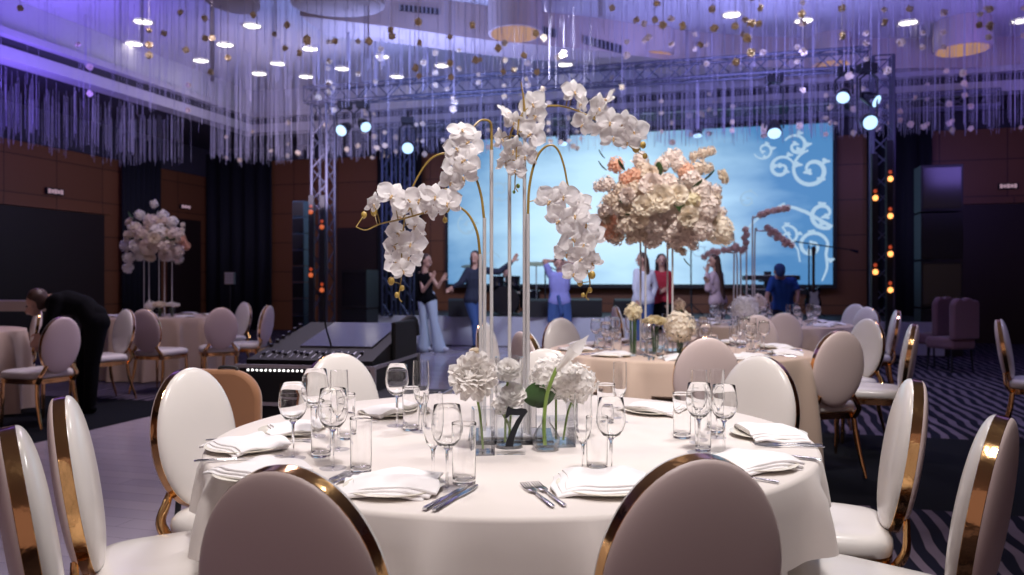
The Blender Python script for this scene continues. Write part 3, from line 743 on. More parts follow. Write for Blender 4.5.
def place_chair(px, Y, face, label, group=None, top=None):
    """px, Y: where the oval back stands; face: (x, y) point the chair looks at"""
    global chair0
    bx = GX(px, Y); d = Vector((face[0] - bx, face[1] - Y)).normalized(); rz = math.atan2(d.y, d.x) - PI / 2
    loc = (bx + d.x * .235, Y + d.y * .235, 0.006); SEATS.append((Vector(loc[:2]), d))
    if chair0 is None:
        chair0 = make_chair(label, group); chair0.location = loc; chair0.rotation_euler = (0, 0, rz); proto_index(chair0); return chair0
    return copy_tree(chair0, loc, rz, label, group)
T1 = (0.0, 2.51); T2 = (1.13, 5.5); T3 = (2.75, 8.8); TLF = (-4.58, 10.6); TFL = (-5.55, 7.5)
g1 = 'chairs around the nearest table'
place_chair(295, 1.37, (.05, 2.6), 'banquet chair seen from behind at the near edge, left one of two', g1)
place_chair(689, 1.46, (-.03, 2.6), 'banquet chair seen from behind at the near edge, right one of two', g1)
place_chair(195, 2.83, (.1, 2.35), 'white oval-back chair facing the camera beside the caramel chair', g1)
place_chair(340, 3.40, (0.02, 2.5), 'white oval-back chair between the mixing desk and the wine glasses', g1)
place_chair(76, 2.16, (0, 2.70), 'side-on white chair with gold rim, second from the left edge', g1)
place_chair(28, 1.72, (0, 2.38), 'side-on white chair with gold rim cut by the left edge', g1)
place_chair(545, 3.62, (0, 2.5), 'white chair mostly hidden behind the hydrangea and calla lily', g1)
place_chair(757, 3.27, (0.05, 2.5), 'white oval-back chair tucked in behind the right wine glasses', g1)
place_chair(903, 2.53, (0, 2.96), 'side-on white chair with gold rim right of the nearest table', g1)
place_chair(984, 1.86, (0, 2.72), 'side-on white chair with orange-gold rim cut by the right edge', g1)
g2 = 'chairs around the second table'
place_chair(706, 4.45, T2, 'grey-lit chair back standing before the second table', g2)
place_chair(837, 5.0, (1.75, 5.97), 'chair seen from behind at the right of the second table, gold legs showing', g2)
place_chair(528, 4.95, (1.3, 5.6), 'taupe-lit chair behind the orchid rods with a gold rim on its right', g2)
place_chair(562, 6.55, (1.0, 5.5), 'taupe chair facing forward beyond the calla lily', g2)
place_chair(488, 5.9, (1.2, 5.5), 'taupe chair mostly hidden by the silver orchid rods', g2)
place_chair(866, 6.45, (1.2, 5.85), 'pink-lit chair overlapping behind the gold-legged chair', g2)
g3 = 'chairs around the third table'
place_chair(618, 9.5, (2.3, 9.6), 'narrow lilac chair by the tall flower stand, seen edge-on', g3)
place_chair(783, 7.75, (2.75, 8.9), 'pale greenish chair back before the third table', g3)
place_chair(757, 7.3, (2.5, 8.7), 'chair seen through the stemware before the third table', g3)
place_chair(855, 10.4, (2.9, 9.2), 'farthest chair right of the third table', g3)
place_chair(866, 9.3, (2.7, 8.6), 'chair peeking between the farthest one and the pink-lit one', g3)
place_chair(894, 8.3, (2.0, 9.0), 'slim edge-on chair with gold legs before the right truss', g3)
place_chair(909, 5.7, (0.9, 6.75), 'edge-on chair with amber rim on the striped carpet', 'chairs on the striped carpet')
place_chair(1004, 6.35, (7.2, 4.3), 'edge-on chair standing alone at the right edge, facing right', 'chairs on the striped carpet')
g4 = 'chairs around the left tables'
place_chair(221, 9.2, (-3.9, 10.6), 'mauve round-backed chair before the left flower table', g4)
place_chair(243, 11.3, (-4.5, 10.4), 'pale green-lit chair behind the mauve round-backed chair', g4)
place_chair(266, 9.9, (-4.9, 10.1), 'edge-on chair right of the left flower table', g4)
place_chair(124, 8.5, (-4.65, 7.68), 'mauve chair facing left with a sparkling gold rim', g4)
place_chair(146, 8.75, (-3.6, 10.5), 'chair seen from behind overlapping the one with the sparkling rim', g4)
place_chair(60, 6.85, (-5.6, 7.6), 'chair pulled out in front of the bending person', g4)
place_chair(35, 8.2, (-5.6, 7.7), 'pinkish chair half hidden behind the bending person', g4)

# caramel stacking chair behind
def caramel(loc, rz):
    t = thing('stacking_chair', 'caramel brown stacking chair with dark handle on its back', 'chair', loc, rz)
    def shp(z0, z1, hw, r, y, th, M=None):
        mb = MB(); n = 10; pts = [(-hw, z0), (hw, z0)] + [(hw - r + r * math.cos(a), z1 - r + r * math.sin(a)) for a in [PI / 2 * i / n for i in range(n + 1)]] + [(-hw + r + r * math.cos(a), z1 - r + r * math.sin(a)) for a in [PI / 2 + PI / 2 * i / n for i in range(n + 1)]]
        mb.prism(pts, 0, th, Matrix.Translation((0, y, 0)) @ Matrix.Rotation(PI / 2, 4, 'X')); return mb
    mb = shp(.44, .86, .215, .13, -.20, .05); o = mb.build('backrest', BROWNV, t); b = o.modifiers.new('b', 'BEVEL'); b.width = .018; b.segments = 3; b.limit_method = 'ANGLE'
    mb = MB(); mb.box((0, .02, .44), (.42, .44, .07)); o = mb.build('seat', BROWNV, t); b = o.modifiers.new('b', 'BEVEL'); b.width = .025; b.segments = 3
    mb = MB(); mb.tube(smooth_path([(.03, -.228, .855), (.04, -.228, .868), (.10, -.228, .868), (.11, -.228, .855)], 3), .007, 8); mb.build('handle', BLACK, t)
    for sx in (-1, 1):
        for sy in (-1, 1):
            mb = MB(); mb.tube([(sx * .18, sy * .18 + .02, .405), (sx * .20, sy * .21 + .02, 0)], .013, 8); mb.build('leg', BLACK, t)
caramel((GX(222, 3.42), 3.62, .006), R(-8))

# lounge chairs
LOUNGE = mat('dusky_pink_upholstery', (0.25, 0.13, 0.15), 0.8, sheen=.3)
def armchair(loc, rz, label, m, scal=1.0):
    t = thing('lounge_chair', label, 'armchair', loc, rz); t.scale = scal
    def bx(name, c, d, mm=m):
        mb = MB(); mb.box(c, d); o = mb.build(name, mm, t); b = o.modifiers.new('b', 'BEVEL'); b.width = .05; b.segments = 4; return o
    bx('seat', (0, 0, .40), (.62, .58, .16)); 
    mb = MB(); n = 16; pts = [(-.34, .46), (.34, .46)] + [(.34 - .68 * i / n, 1.0 + .035 * abs(math.cos(2.5 * PI * i / n)) - .06 * (abs(i / n - .5) * 2) ** 4) for i in range(n + 1)]
    mb.prism(pts, 0, .12, Matrix.Translation((0, -.22, 0)) @ Matrix.Rotation(PI / 2, 4, 'X')); o = mb.build('backrest', m, t); b = o.modifiers.new('b', 'BEVEL'); b.width = .03; b.segments = 3; b.limit_method = 'ANGLE'
    for s in (-1, 1):
        for q in (-1, 1):
            mb = MB(); mb.tube([(s * .26, q * .22, .33), (s * .29, q * .25, 0)], .018, 8); mb.build('leg', BLACK, t)
armchair((GX(950, 11.0), 11.0, 0), R(20), 'dusky pink lounge chair in the dark right corner', LOUNGE, (.66, .8, .97))
armchair((GX(931, 11.8), 11.8, 0), R(25), 'dusky pink lounge chair behind and left of its twin', LOUNGE, (.66, .8, .97))

# ------------------------------------------------------------------ tables with floor-length cloths
TZ = .76
def tablecloth(c, r, label, m, seed, folds=14, z=TZ):
    rr = random.Random(seed); ph = [rr.uniform(0, 6) for _ in range(5)]
    mb = MB(); n = 300
    def prof(k, a):
        f = .5 + .5 * math.cos(folds * a + ph[0] + 1.3 * math.sin(2 * a + ph[1])); f = f ** 5
        g = .5 + .5 * math.cos(folds * .5 * a + ph[2])
        if k <= 6: q = k / 6; return r * .985 * q, z + .0008 * math.sin(9 * q + 3 * math.sin(a + ph[3]))
        if k == 7: return r * .995, z - .003
        if k == 8: return r, z - .012
        q = (k - 8) / 12; q1 = q ** .42
        return r - .006 + .006 * q1 + (.10 * f + .02 * g) * q1 * min(1, q * 14), z - .012 - (z - .016) * q
    def fn(a, t):
        k = round(t * 20); A_ = 2 * PI * a; rad, zz = prof(k, A_)
        if k > 8 and zz < .56:
            for o_, d_ in SEATS:
                w2 = min(1, (.56 - zz) / .06)
                for _ in range(14):
                    q = Vector((c[0] + rad * math.cos(A_), c[1] + rad * math.sin(A_))) - o_
                    if abs(q.x * d_.y - q.y * d_.x) < .275 and -.2 < q.dot(d_) < .275: rad -= .02 * w2
        return (max(rad, .001) * math.cos(A_), max(rad, .001) * math.sin(A_), zz)
    mb.grid(fn, n, 20, None, True)
    o = mb.build('tablecloth', m, None, (c[0], c[1], 0.006), angle=55)
    return tag(o, label, 'tablecloth')
tablecloth(T1, .90, 'ivory floor-length cloth on the nearest round table', CLOTH, 3, 15)
tablecloth(T2, .88, 'champagne floor-length cloth on the second round table', CLOTH2, 5)
tablecloth(T3, .90, 'champagne floor-length cloth on the third round table, nearest the stage', CLOTH2, 6)
tablecloth(TLF, .82, 'champagne floor-length cloth on the round table with flowers at left', CLOTH2, 7)
tablecloth(TFL, .90, 'champagne cloth on the round table cut by the left edge', CLOTH2, 8)
# long white table at the far left
t = thing('buffet_table', 'long pale-topped table against the dark doorway at the far left', 'table', (GX(-20, 11.2), 11.4, 0), R(4))
mb = MB(); mb.box((0, 0, .88), (2.3, .7, .14)); mb.build('tabletop', CLOTH2, t, smooth=False)
for sx in (-1, 1):
    for sy in (-1, 1): mb = MB(); mb.box((sx * 1.05, sy * .28, .405), (.06, .06, .81)); mb.build('leg', BLACK, t, smooth=False)

# ------------------------------------------------------------------ tableware
def prof_mesh(name, prof, m, n=28, angle=50):
    mb = MB(); mb.lathe(prof, n); return mb.mesh(name, m, angle=angle)
wine_bowl = prof_mesh('bowl', [(.001, .098), (.010, .099), (.022, .106), (.032, .120), (.0375, .138), (.038, .152), (.035, .175), (.0315, .200), (.0307, .2005), (.0345, .174), (.0370, .152), (.0362, .138), (.031, .122), (.021, .109), (.001, .102)], RGLASS)
wine_stem = prof_mesh('stem', [(.001, 0.0012), (.0045, .004), (.0036, .012), (.0034, .05), (.0040, .09), (.009, .0985), (.001, .0985)], RGLASS, 12)
wine_foot = prof_mesh('foot', [(.001, 0), (.033, 0), (.034, .0012), (.02, .003), (.005, .006), (.001, .006)], GLASSF)
flute_bowl = prof_mesh('bowl', [(.001, .085), (.008, .087), (.017, .100), (.0235, .125), (.0258, .15), (.0255, .18), (.0235, .222), (.0228, .2222), (.0247, .18), (.0250, .15), (.0227, .126), (.016, .103), (.001, .09)], RGLASS)
flute_stem = prof_mesh('stem', [(.001, 0.0012), (.0045, .004), (.0034, .012), (.0033, .05), (.0045, .078), (.008, .0868), (.001, .0868)], RGLASS, 12)
tumbler_body = prof_mesh('body', [(.0002, 0), (.0235, 0), (.0250, .0012), (.0255, .004), (.0257, .012), (.0274, .130), (.0275, .1345), (.0270, .1353), (.0265, .1345), (.0264, .130), (.0247, .016), (.0240, .0125), (.0225, .0112), (.0002, .0105)], RGLASS, 40)
tumbler_water = prof_mesh('thick_base', [(.001, .001), (.0238, .001), (.0245, .0118), (.001, .0118)], GLASSF, 24)
def setg(kind, x, y, label, group=None, s=1.0, z=TZ, simple=False):
    loc = (x, y, z + .007)
    if kind == 'wine':
        t = thing('wine_glass', label, 'wine glass', loc, 0, group); link('bowl', wine_bowl, t); link('stem', wine_stem, t); link('foot', wine_foot, t)
    elif kind == 'flute':
        t = thing('champagne_flute', label, 'champagne glass', loc, 0, group); link('bowl', flute_bowl, t); link('stem', flute_stem, t); o = link('foot', wine_foot, t); o.scale = (.88, .88, 1)
    else:
        t = thing('water_tumbler', label, 'drinking glass', loc, 0, group); link('body', tumbler_body, t)
    t.scale = (s, s, s); return t
def gpx(kind, px, basey, label, group=None, s=1.0):
    Y = F * (CH - TZ) / (basey - HZ); return setg(kind, GX(px, Y), Y, label, group, s)
gpx('wine', 293, 461, 'wine glass nearest the left edge of the near table', s=1.0)
gpx('wine', 315, 443, 'wine glass just behind the leftmost wine glass', s=1.05)
gpx('flute', 339, 452, 'champagne flute standing in the middle of the left glass cluster')
gpx('wine', 333, 471, 'wine glass at the front of the left glass cluster')
gpx('tumbler', 361, 475, 'straight water tumbler at the right of the left glass cluster')
gpx('tumbler', 321, 459, 'straight water tumbler behind the front wine glass of the left cluster')
gpx('tumbler', 346, 441, 'straight water tumbler deep in the left glass cluster')
gpx('wine', 397, 428, 'wine glass before the flight case')
gpx('flute', 421, 434, 'champagne flute before the flight case')
gpx('tumbler', 411, 432, 'water tumbler between the wine glass and flute before the flight case')
gpx('flute', 433, 486, 'champagne flute left of the peony vase', s=.95)
gpx('wine', 447, 492, 'wine glass in front of the flute near the two knives', s=.95)
gpx('tumbler', 464, 487, 'water tumbler just left of the peony vase', s=1.05)
gpx('flute', 583, 477, 'champagne flute right of the hydrangea vase', s=.88)
gpx('wine', 611, 479, 'wine glass standing behind the napkin right of the forks', s=.94)
gpx('tumbler', 597, 474, 'water tumbler between the flute and wine glass right of the hydrangea')
gpx('tumbler', 606, 430, 'tall water tumbler beyond the glasses right of the hydrangea', s=1.05)
gpx('flute', 620, 424, 'champagne flute at the back of the table right of the hydrangea', s=.9)
gpx('tumbler', 682, 440, 'water tumbler at the left of the right glass cluster')
gpx('wine', 699, 455, 'wine glass in the middle of the right glass cluster', s=.95)
gpx('flute', 699, 445, 'champagne flute at the back of the right glass cluster', s=.95)
gpx('flute', 717, 440, 'champagne flute behind the rightmost wine glass', s=.92)
gpx('wine', 724, 457, 'wine glass at the right of the right glass cluster', s=.94)
gpx('tumbler', 703, 453, 'water tumbler in the right glass cluster behind the middle wine glass', s=.85)
gpx('tumbler', 716, 434, 'water tumbler farthest back in the right glass cluster', s=.9)

plate_mesh = prof_mesh('plate', [(.001, .003), (.07, .003), (.08, .005), (.112, .012), (.114, .014), (.111, .0145), (.078, .008), (.068, .0062), (.001, .0062)], CHINA, 48)
def napkin_mesh(seed):
    r = random.Random(seed); mb = MB(); ph = r.uniform(0, 6)
    for L in range(3):
        hw, hl = .102 - .003 * L, .080 - .003 * L; z0 = .0 + L * .0058
        sk = (.012 * (L - 1.5), .006 * (L - 1.5))
        def top(a, t, z0=z0, hw=hw, hl=hl, sk=sk, L=L):
            x = (a * 2 - 1); y = (t * 2 - 1)
            droop = -.010 * max(0, abs(x) - .55) ** 1.2 * 2.4
            z = z0 + .0065 + droop + .003 * math.sin(5 * x + ph + .3 * L) * (.5 + .5 * y) + .003 * math.sin(4 * y + ph * 2) + .004 * (1 - y * y)
            return (x * hw + sk[0] + .006 * math.sin(3 * y + L + ph), y * hl + sk[1] + .006 * math.sin(4 * x + ph), z)
        mb.grid(top, 16, 10)
        mb.grid(lambda a, t, f=top: (lambda p: (p[0] * .99, p[1] * .99, p[2] - .0060))(f(a, t)), 16, 10)
        # rolled edges
        for (p, q) in (((0, 0), (1, 0)), ((1, 0), (1, 1)), ((1, 1), (0, 1)), ((0, 1), (0, 0))):
            mb.grid(lambda a, t, f=top, p=p, q=q: (lambda v: (v[0] * (1 + .02 * math.sin(PI * t)) * (1 - .01 * t), v[1] * (1 + .02 * math.sin(PI * t)) * (1 - .01 * t), v[2] - .006 * t))(f(p[0] + (q[0] - p[0]) * a, p[1] + (q[1] - p[1]) * a)), 16, 3)
    return mb.mesh('napkin', NAPKIN, angle=70)
naps = [napkin_mesh(i) for i in range(4)]
def cut_bar(mb, pts, w_, th, n=8):
    mb.tube(pts, w_, n, flat=th)
def fork_parts():
    a = MB(); a.tube([(0, -.095, .003), (0, -.085, .0035), (0, -.04, .004), (0, .02, .005)], [.005, .0062, .0045, .0025], 8, flat=.38)
    b = MB(); b.tube([(0, .018, .005), (0, .03, .005), (0, .045, .004)], [.0025, .009, .0115], 10, flat=.2)
    for i in range(4): x = (i - 1.5) * .0062; b.tube([(x, .042, .004), (x, .07, .003), (x * .95, .098, .007)], [.0019, .0018, .0011], 6)
    return a.mesh('handle', STEEL), b.mesh('tines', STEEL)
def knife_parts():
    a = MB(); a.tube([(0, -.11, .004), (0, -.1, .0045), (0, -.04, .0045), (0, -.005, .004)], [.0055, .0075, .006, .0045], 8, flat=.5)
    b = MB(); b.prism([(-.004, -.006), (.005, -.006), (.0085, .03), (.0085, .075), (.004, .105), (-.002, .112), (-.004, .08)], .003, .0045)
    return a.mesh('handle', STEEL), b.mesh('blade', STEEL)
fk = fork_parts(); kn = knife_parts()
def cutlery(kind, x, y, rz, label, group=None, z=TZ, s=1.0):
    p = fk if kind == 'fork' else kn
    t = thing('dinner_' + kind, label, kind, (x, y, z + .0075), rz, group); t.scale = (s,) * 3
    link('handle', p[0], t); link('tines' if kind == 'fork' else 'blade', p[1], t); return t
def place_setting(x, y, c, where, i, nrot=0.0, forks=2, knives=2, group=None, full=True, z=TZ, kd=.145, fd=.145):
    d = Vector((c[0] - x, c[1] - y)).normalized(); rz = math.atan2(d.y, d.x) - PI / 2; rt = Vector((d.y, -d.x))
    o = link('dinner_plate', plate_mesh, None, (x, y, z + .0055), (0, 0, rz)); tag(o, 'cream plate under a napkin, ' + where, 'plate', group and group + ' plates')
    o = link('folded_napkin', naps[i % 4], None, (x, y, z + .0145), (R(1), 0, rz + nrot)); tag(o, 'white folded napkin on the plate, ' + where, 'napkin', group and group + ' napkins')
    for k in range(forks):
        q = Vector((x, y)) - rt * (fd + .026 * k) - d * .02
        cutlery('fork', q.x, q.y, rz, ('inner' if k == 0 else 'outer') + ' fork left of the plate, ' + where, group and group + ' forks', z)
    for k in range(knives):
        q = Vector((x, y)) + rt * (kd + .022 * k) - d * .02
        cutlery('knife', q.x, q.y, rz, ('inner' if k == 0 else 'outer') + ' knife right of the plate, ' + where, group and group + ' knives', z)
def ypx(basey): return F * (CH - TZ) / (basey - HZ)
for px, by, where, i, nr, f_, k_ in (
        (247, 451, 'nearest the left table edge', 0, .5, 1, 1), (296, 434, 'beside the caramel chair', 1, .3, 0, 1), (262, 478, 'half hidden by the left near chair', 2, .2, 0, 1),
        (394, 492, 'between the left near chair and the two knives', 3, .35, 2, 2), (606, 491, 'left of the right near chair', 0, -.3, 2, 0),
        (752, 468, 'behind the right near chair', 1, -.5, 1, 1), (768, 438, 'at the right table edge', 2, .1, 2, 0), (655, 414, 'at the back before the second table', 3, .2, 0, 0),
        (392, 416, 'at the back before the flight case', 0, -.2, 0, 1)):
    Y = ypx(by); place_setting(GX(px, Y), Y, T1, where, i, nr, f_, k_)

# ------------------------------------------------------------------ orchid centrepiece
YC = 2.42
orch = thing('orchid_centrepiece', 'tall orchid centrepiece of silver rods and arching white orchid sprays', 'floral centrepiece', (0.0, YC, TZ + .0065))
def L_(x, y, dy=0.0):
    p = P(x, y, YC + dy); return Vector((p.x - 0.0, p.y - YC, p.z - TZ - .0065))
mb = MB(); mb.box((.0, .0, .006), (.24, .20, .012)); o = mb.build('base_plate', glass_mat('smoked_mirror_base', (.45, .45, .48)), orch, smooth=False)
mb = MB(); mb.box((.0, .0, .0145), (.18, .14, .004)); mb.build('mirror_plate', ROD, orch, smooth=False)
def rod(x, ytop, dy, r=.0055):
    top = L_(x, ytop, dy); mb = MB(); mb.tube([(top.x, top.y, .012), top], r, 10); mb.build('rod', ROD, orch)
rods = [(484.5, 218, .03), (480.5, 254, -.02), (491.5, 150, .05), (509.5, 160, .06), (524.5, 112, .0), (528, 214, -.03)]
for x, yt, dy in rods: rod(x, yt, dy)
# one orchid blossom: five petals and a lip, facing -Y, unit diameter 1
def blossom(seed):
    r = random.Random(seed); mb = MB()
    def petal(ang, w_, l_, cup, y0, back):
        M = Matrix.Rotation(ang, 4, 'Y') @ Matrix.Translation((0, y0, .0)) @ Matrix.Rotation(back, 4, 'X')
        def f(a, t):
            s = a * 2 - 1; wd = w_ * (math.sin(PI * min(1, t * .93 + .07)) ** .62 if t < .999 else .12)
            return (s * wd / 2, cup * (1 - s * s) * -.10 * w_ - .06 * l_ * math.sin(PI * t) + .015 * math.sin(5 * s + 7 * t), .03 + t * l_)
        mb.grid(f, 6, 7, M)
    petal(R(0) + r.uniform(-.1, .1), .34, .47, 1, .02, R(-10 + r.uniform(-8, 8)))
    petal(R(128), .31, .46, 1, .02, R(-8)); petal(R(-128), .31, .46, 1, .02, R(-8))
    petal(R(76 + r.uniform(-6, 6)), .56, .50, -1.0, 0, R(6 + r.uniform(-12, 10))); petal(R(-76 + r.uniform(-6, 6)), .56, .50, -1.0, 0, R(6 + r.uniform(-12, 10)))
    mb.mi = 1
    mb.ball((0, -.06, -.035), (.035, .06, .05), 8, 6); mb.tube([(0, -.08, -.05), (0, -.12, -.11), (0, -.08, -.17)], [.03, .04, .012], 6, flat=.5)
    mb.mi = 0; mb.ball((0, -.05, .015), (.028, .05, .03), 8, 6)
    for s in (-1, 1): mb.grid(lambda a, t, s=s: (s * (.03 + .10 * t * math.sin(PI * (a * .8 + .1))), -.06 - .05 * t, -.02 - .09 * a), 3, 3)
    return mb.mesh('blossom', [PETAL, LIP], angle=180)
BLS = [blossom(i) for i in range(4)]
mb = MB(); mb.ball((0, 0, 0), (.5, .5, .62), 10, 8); BUDM = mb.mesh('bud', BUD); BUDG = mb.mesh('bud', GREENL)
rb = random.Random(21)
def spray(stem, flowers, buds, dstem=None, r0=.0042):
    """stem: [(px,py,dy)]; flowers: [(px,py,diameter px,yaw,pitch,roll,dy)]"""
    sp = MB(); pth = smooth_path([L_(*q) for q in stem], 6); k = len(pth)
    sp.tube(pth, [r0 * (1 - .6 * i / k) for i in range(k)], 8)
    for s2 in (dstem or []): 
        q = smooth_path([L_(*a) for a in s2], 5); sp.tube(q, [.0024 * (1 - .4 * i / len(q)) for i in range(len(q))], 6)
    # pedicels join each blossom to the stem
    for f in flowers:
        c = L_(f[0], f[1], f[6] + .01); n = min(pth, key=lambda p: (p - c).length)
        if (n - c).length > .012: sp.tube(smooth_path([n, (n + c) / 2 + Vector((0, .008, .006)), c], 3), .0017, 5)
    for b in buds:
        c = L_(b[0], b[1], 0); n = min(pth, key=lambda p: (p - c).length)
        if (n - c).length > .004: sp.tube([n, c], .0014, 5)
    st = sp.build('orchid_spray', STEM_G, orch)
    for i, f in enumerate(flowers):
        x, y, d, yaw, pit, rol, dy = f
        link('blossom', BLS[i % 4], st, L_(x, y, dy), Euler((R(pit + rb.uniform(-22, 22)), R(rol + rb.uniform(-30, 30)), R(yaw * 1.3 + rb.uniform(-20, 20))), 'ZXY'), d / F * (YC + dy) * 1.24)
    for b in buds: link('bud', BUDG if len(b) > 3 else BUDM, st, L_(b[0], b[1], 0), (0, 0, 0), b[2] / F * YC)
# spray A: rod 2, arches left and droops
spray([(484, 218, .03), (481, 195, .03), (474, 174, .02), (462, 158, .01), (448, 153, .0), (432, 158, 0), (420, 173, 0), (411, 192, 0), (405, 215, 0), (402, 250, 0), (401, 280, 0), (399, 297, 0), (402, 302, 0)],
      [(411, 208, 24, -20, 0, 10, -.02), (398, 216, 22, 30, 20, -30, -.01), (416, 225, 24, -35, 10, 15, -.02), (396, 233, 22, 50, 0, 20, -.01), (412, 243, 26, -20, -5, 40, -.02), (393, 246, 22, 55, 10, 10, 0), (410, 256, 24, -30, 0, 0, -.01), (394, 262, 20, 40, -10, -20, -.01), (403, 270, 20, 0, 10, 15, -.02)],
      [(391, 281, 7), (397, 295, 5), (402, 288, 5)])
# spray B: rod 1, arches left in a near-horizontal line
spray([(480, 254, -.02), (477, 232, -.03), (468, 214, -.03), (455, 206, -.04), (440, 208, -.05), (420, 214, -.05), (398, 220, -.05), (380, 224, -.05), (366, 230, -.05), (356, 227, -.05)],
      [(448, 203, 25, -25, 0, 10, -.07), (435, 197, 25, 10, 0, -15, -.08), (420, 199, 26, -10, 5, 20, -.08), (407, 200, 24, 20, 0, 0, -.07), (392, 196, 27, 15, -5, 10, -.08), (373, 204, 20, 45, 0, -20, -.06), (428, 210, 20, -30, 10, 30, -.07)],
      [(446, 193, 8), (447, 209, 6), (374, 212, 7), (364, 215, 6), (445, 220, 5)])
# spray C: rod 3, short hook with a dense hanging cluster
spray([(491.5, 150, .05), (491.5, 132, .05), (490, 122, .04), (482, 120, .03), (475, 125, .02), (468, 135, .01), (462, 150, .0), (458, 170, 0), (455, 188, 0), (452, 206, 0)],
      [(462, 131, 24, 0, -20, 0, -.03), (470, 142, 25, -25, 0, 20, -.03), (455, 148, 24, 30, 0, -10, -.04), (466, 160, 27, -10, 0, 15, -.05), (453, 166, 26, 35, 10, 0, -.05), (463, 176, 26, -15, 10, -20, -.05), (451, 182, 22, 25, 15, 10, -.05)],
      [(452, 200, 5), (455, 205, 4, 1)])
# spray D: rod 4, long arch to the right
spray([(509.5, 160, .06), (509, 142, .06), (514, 126, .05), (526, 114, .04), (543, 107, .03), (560, 106, .02), (578, 111, .02), (594, 119, .02), (610, 130, .01), (624, 141, .0), (634, 150, 0)],
      [(574, 92, 23, 15, -15, 0, 0), (582, 104, 19, -50, 10, 30, 0), (598, 108, 25, 30, -10, 10, -.02), (607, 100, 20, -20, -30, -10, -.01), (583, 124, 21, 15, 20, 20, -.02), (610, 122, 24, -10, 0, 0, -.03), (623, 124, 24, -35, 0, 20, -.02), (634, 131, 25, -20, 0, -10, -.03), (613, 137, 24, 20, 20, 10, -.03), (628, 141, 22, -10, 20, 30, -.02), (601, 129, 20, 20, 15, -20, -.01)],
      [(636, 148, 8), (643, 145, 6), (645, 156, 5)], [[(566, 106, .02), (568, 99, .01), (573, 96, 0)]])
# spray E: tall centre rod, straight gold tip and hanging cluster
spray([(524.5, 112, 0), (523.5, 98, 0), (521, 82, 0)],
      [], [], [[(523.5, 112, 0), (519, 120, -.01), (517, 140, -.02), (516, 165, -.02), (515, 185, -.02), (518, 192, -.02)]])
sE = [(533, 104, 24, -10, -10, 0, .0), (537, 116, 23, -30, 10, 15, .01), (507, 114, 21, 45, -20, -20, 0), (514, 122, 18, 10, 0, 0, -.01), (532, 134, 26, -20, 10, 20, -.02), (501, 139, 19, 50, -10, 20, 0), (512, 150, 25, 25, 5, -10, -.03), (526, 156, 22, -25, 10, 10, -.03), (505, 162, 20, 35, 15, 0, -.02), (516, 170, 18, 0, 20, 0, -.03)]
spray([(519, 118, -.01), (517, 140, -.02), (516, 165, -.02), (515, 186, -.02)], sE, [(518, 186, 4, 1), (514, 192, 3, 1)], r0=.0026)
# spray F: right rod, hook to the right with long hanging cluster
spray([(528, 214, -.03), (529, 190, -.03), (533, 168, -.03), (540, 152, -.03), (550, 145, -.03), (558, 150, -.03), (564, 166, -.03), (568, 186, -.03), (576, 215, -.02), (583, 245, -.01), (587, 268, -.01), (590, 284, 0), (586, 296, 0), (589, 300, 0)],
      [(550, 201, 27, 25, 0, 10, -.05), (564, 196, 25, -25, 0, -10, -.05), (581, 204, 20, -20, -10, 0, -.03), (560, 220, 27, 20, 10, 20, -.06), (576, 216, 26, -10, 0, 0, -.05), (587, 224, 24, -35, 5, 20, -.04), (571, 238, 27, 15, 10, -15, -.06), (585, 244, 24, -20, 10, 10, -.05), (595, 237, 22, -30, 0, 0, -.03), (567, 253, 23, 20, 15, 10, -.05), (582, 258, 22, 0, 15, 20, -.05), (592, 262, 20, -30, 20, 0, -.04), (574, 273, 21, 10, 30, 0, -.05)],
      [(592, 275, 7), (580, 283, 6), (590, 290, 5), (583, 295, 4)])

# vases and their flowers
def vase(name, label, x, basey, w_, h_, square=False, water=.5, dyw=None):
    Y = ypx(basey); t = thing(name, label, 'vase', (GX(x, Y), Y, TZ + .0065), R(8) if square else 0)
    mb = MB()
    if square:
        for (a, b, c, d) in ((w_ / 2, 0, .004, w_), (-w_ / 2, 0, .004, w_), (0, w_ / 2, w_, .004), (0, -w_ / 2, w_, .004)): mb.box((a, b, h_ / 2), (c, d, h_))
        mb.box((0, 0, .004), (w_, w_, .008)); mb.build('glass_body', GLASS, t, smooth=False)
        mb = MB(); mb.box((0, 0, .009 + h_ * water / 2), (w_ - .006, w_ - .006, h_ * water)); mb.build('water', WATERM, t, smooth=False)
    else:
        r = w_ / 2; mb.lathe([(.001, 0), (r, 0), (r, h_), (r - .003, h_), (r - .003, .008), (.001, .008)], 36); mb.build('glass_body', GLASS, t)
        mb = MB(); mb.lathe([(.001, .009), (r - .004, .009), (r - .004, h_ * water), (.001, h_ * water)], 32); mb.build('water', WATERM, t)
    return t, Y
def bloom_on(name, label, cat, px, py, Y, rpx, kind, m, base, stemm=GREENL, rot=(0, 0, 0), squash=1.0, extra=None, sr=.0035):
    c = P(px, py, Y); r = rpx / F * Y
    t = thing(name, label, cat, base)
    lc = c - Vector(base)
    link('bloom', flmesh(kind, m), t, lc, rot, (r, r, r * squash))
    mb = MB(); mb.tube(smooth_path([(0, 0, 0.0), (lc.x * .35, lc.y * .4, lc.z * .5), (lc.x, lc.y, lc.z - r * .4)], 5), sr, 8); mb.build('stem', stemm, t)
    if extra: extra(t, lc, r)
    return t
def leafm(w_, l_, bend=.3):
    mb = MB(); mb.grid(lambda a, t: ((a * 2 - 1) * w_ * math.sin(PI * (t * .94 + .03)) ** .7 / 2, bend * l_ * t * t - .15 * w_ * (1 - (a * 2 - 1) ** 2), t * l_), 6, 8); return mb
v1, Yv = vase('square_vase', 'tall square glass vase holding the white peony', 483, 456, .055, .125, True)
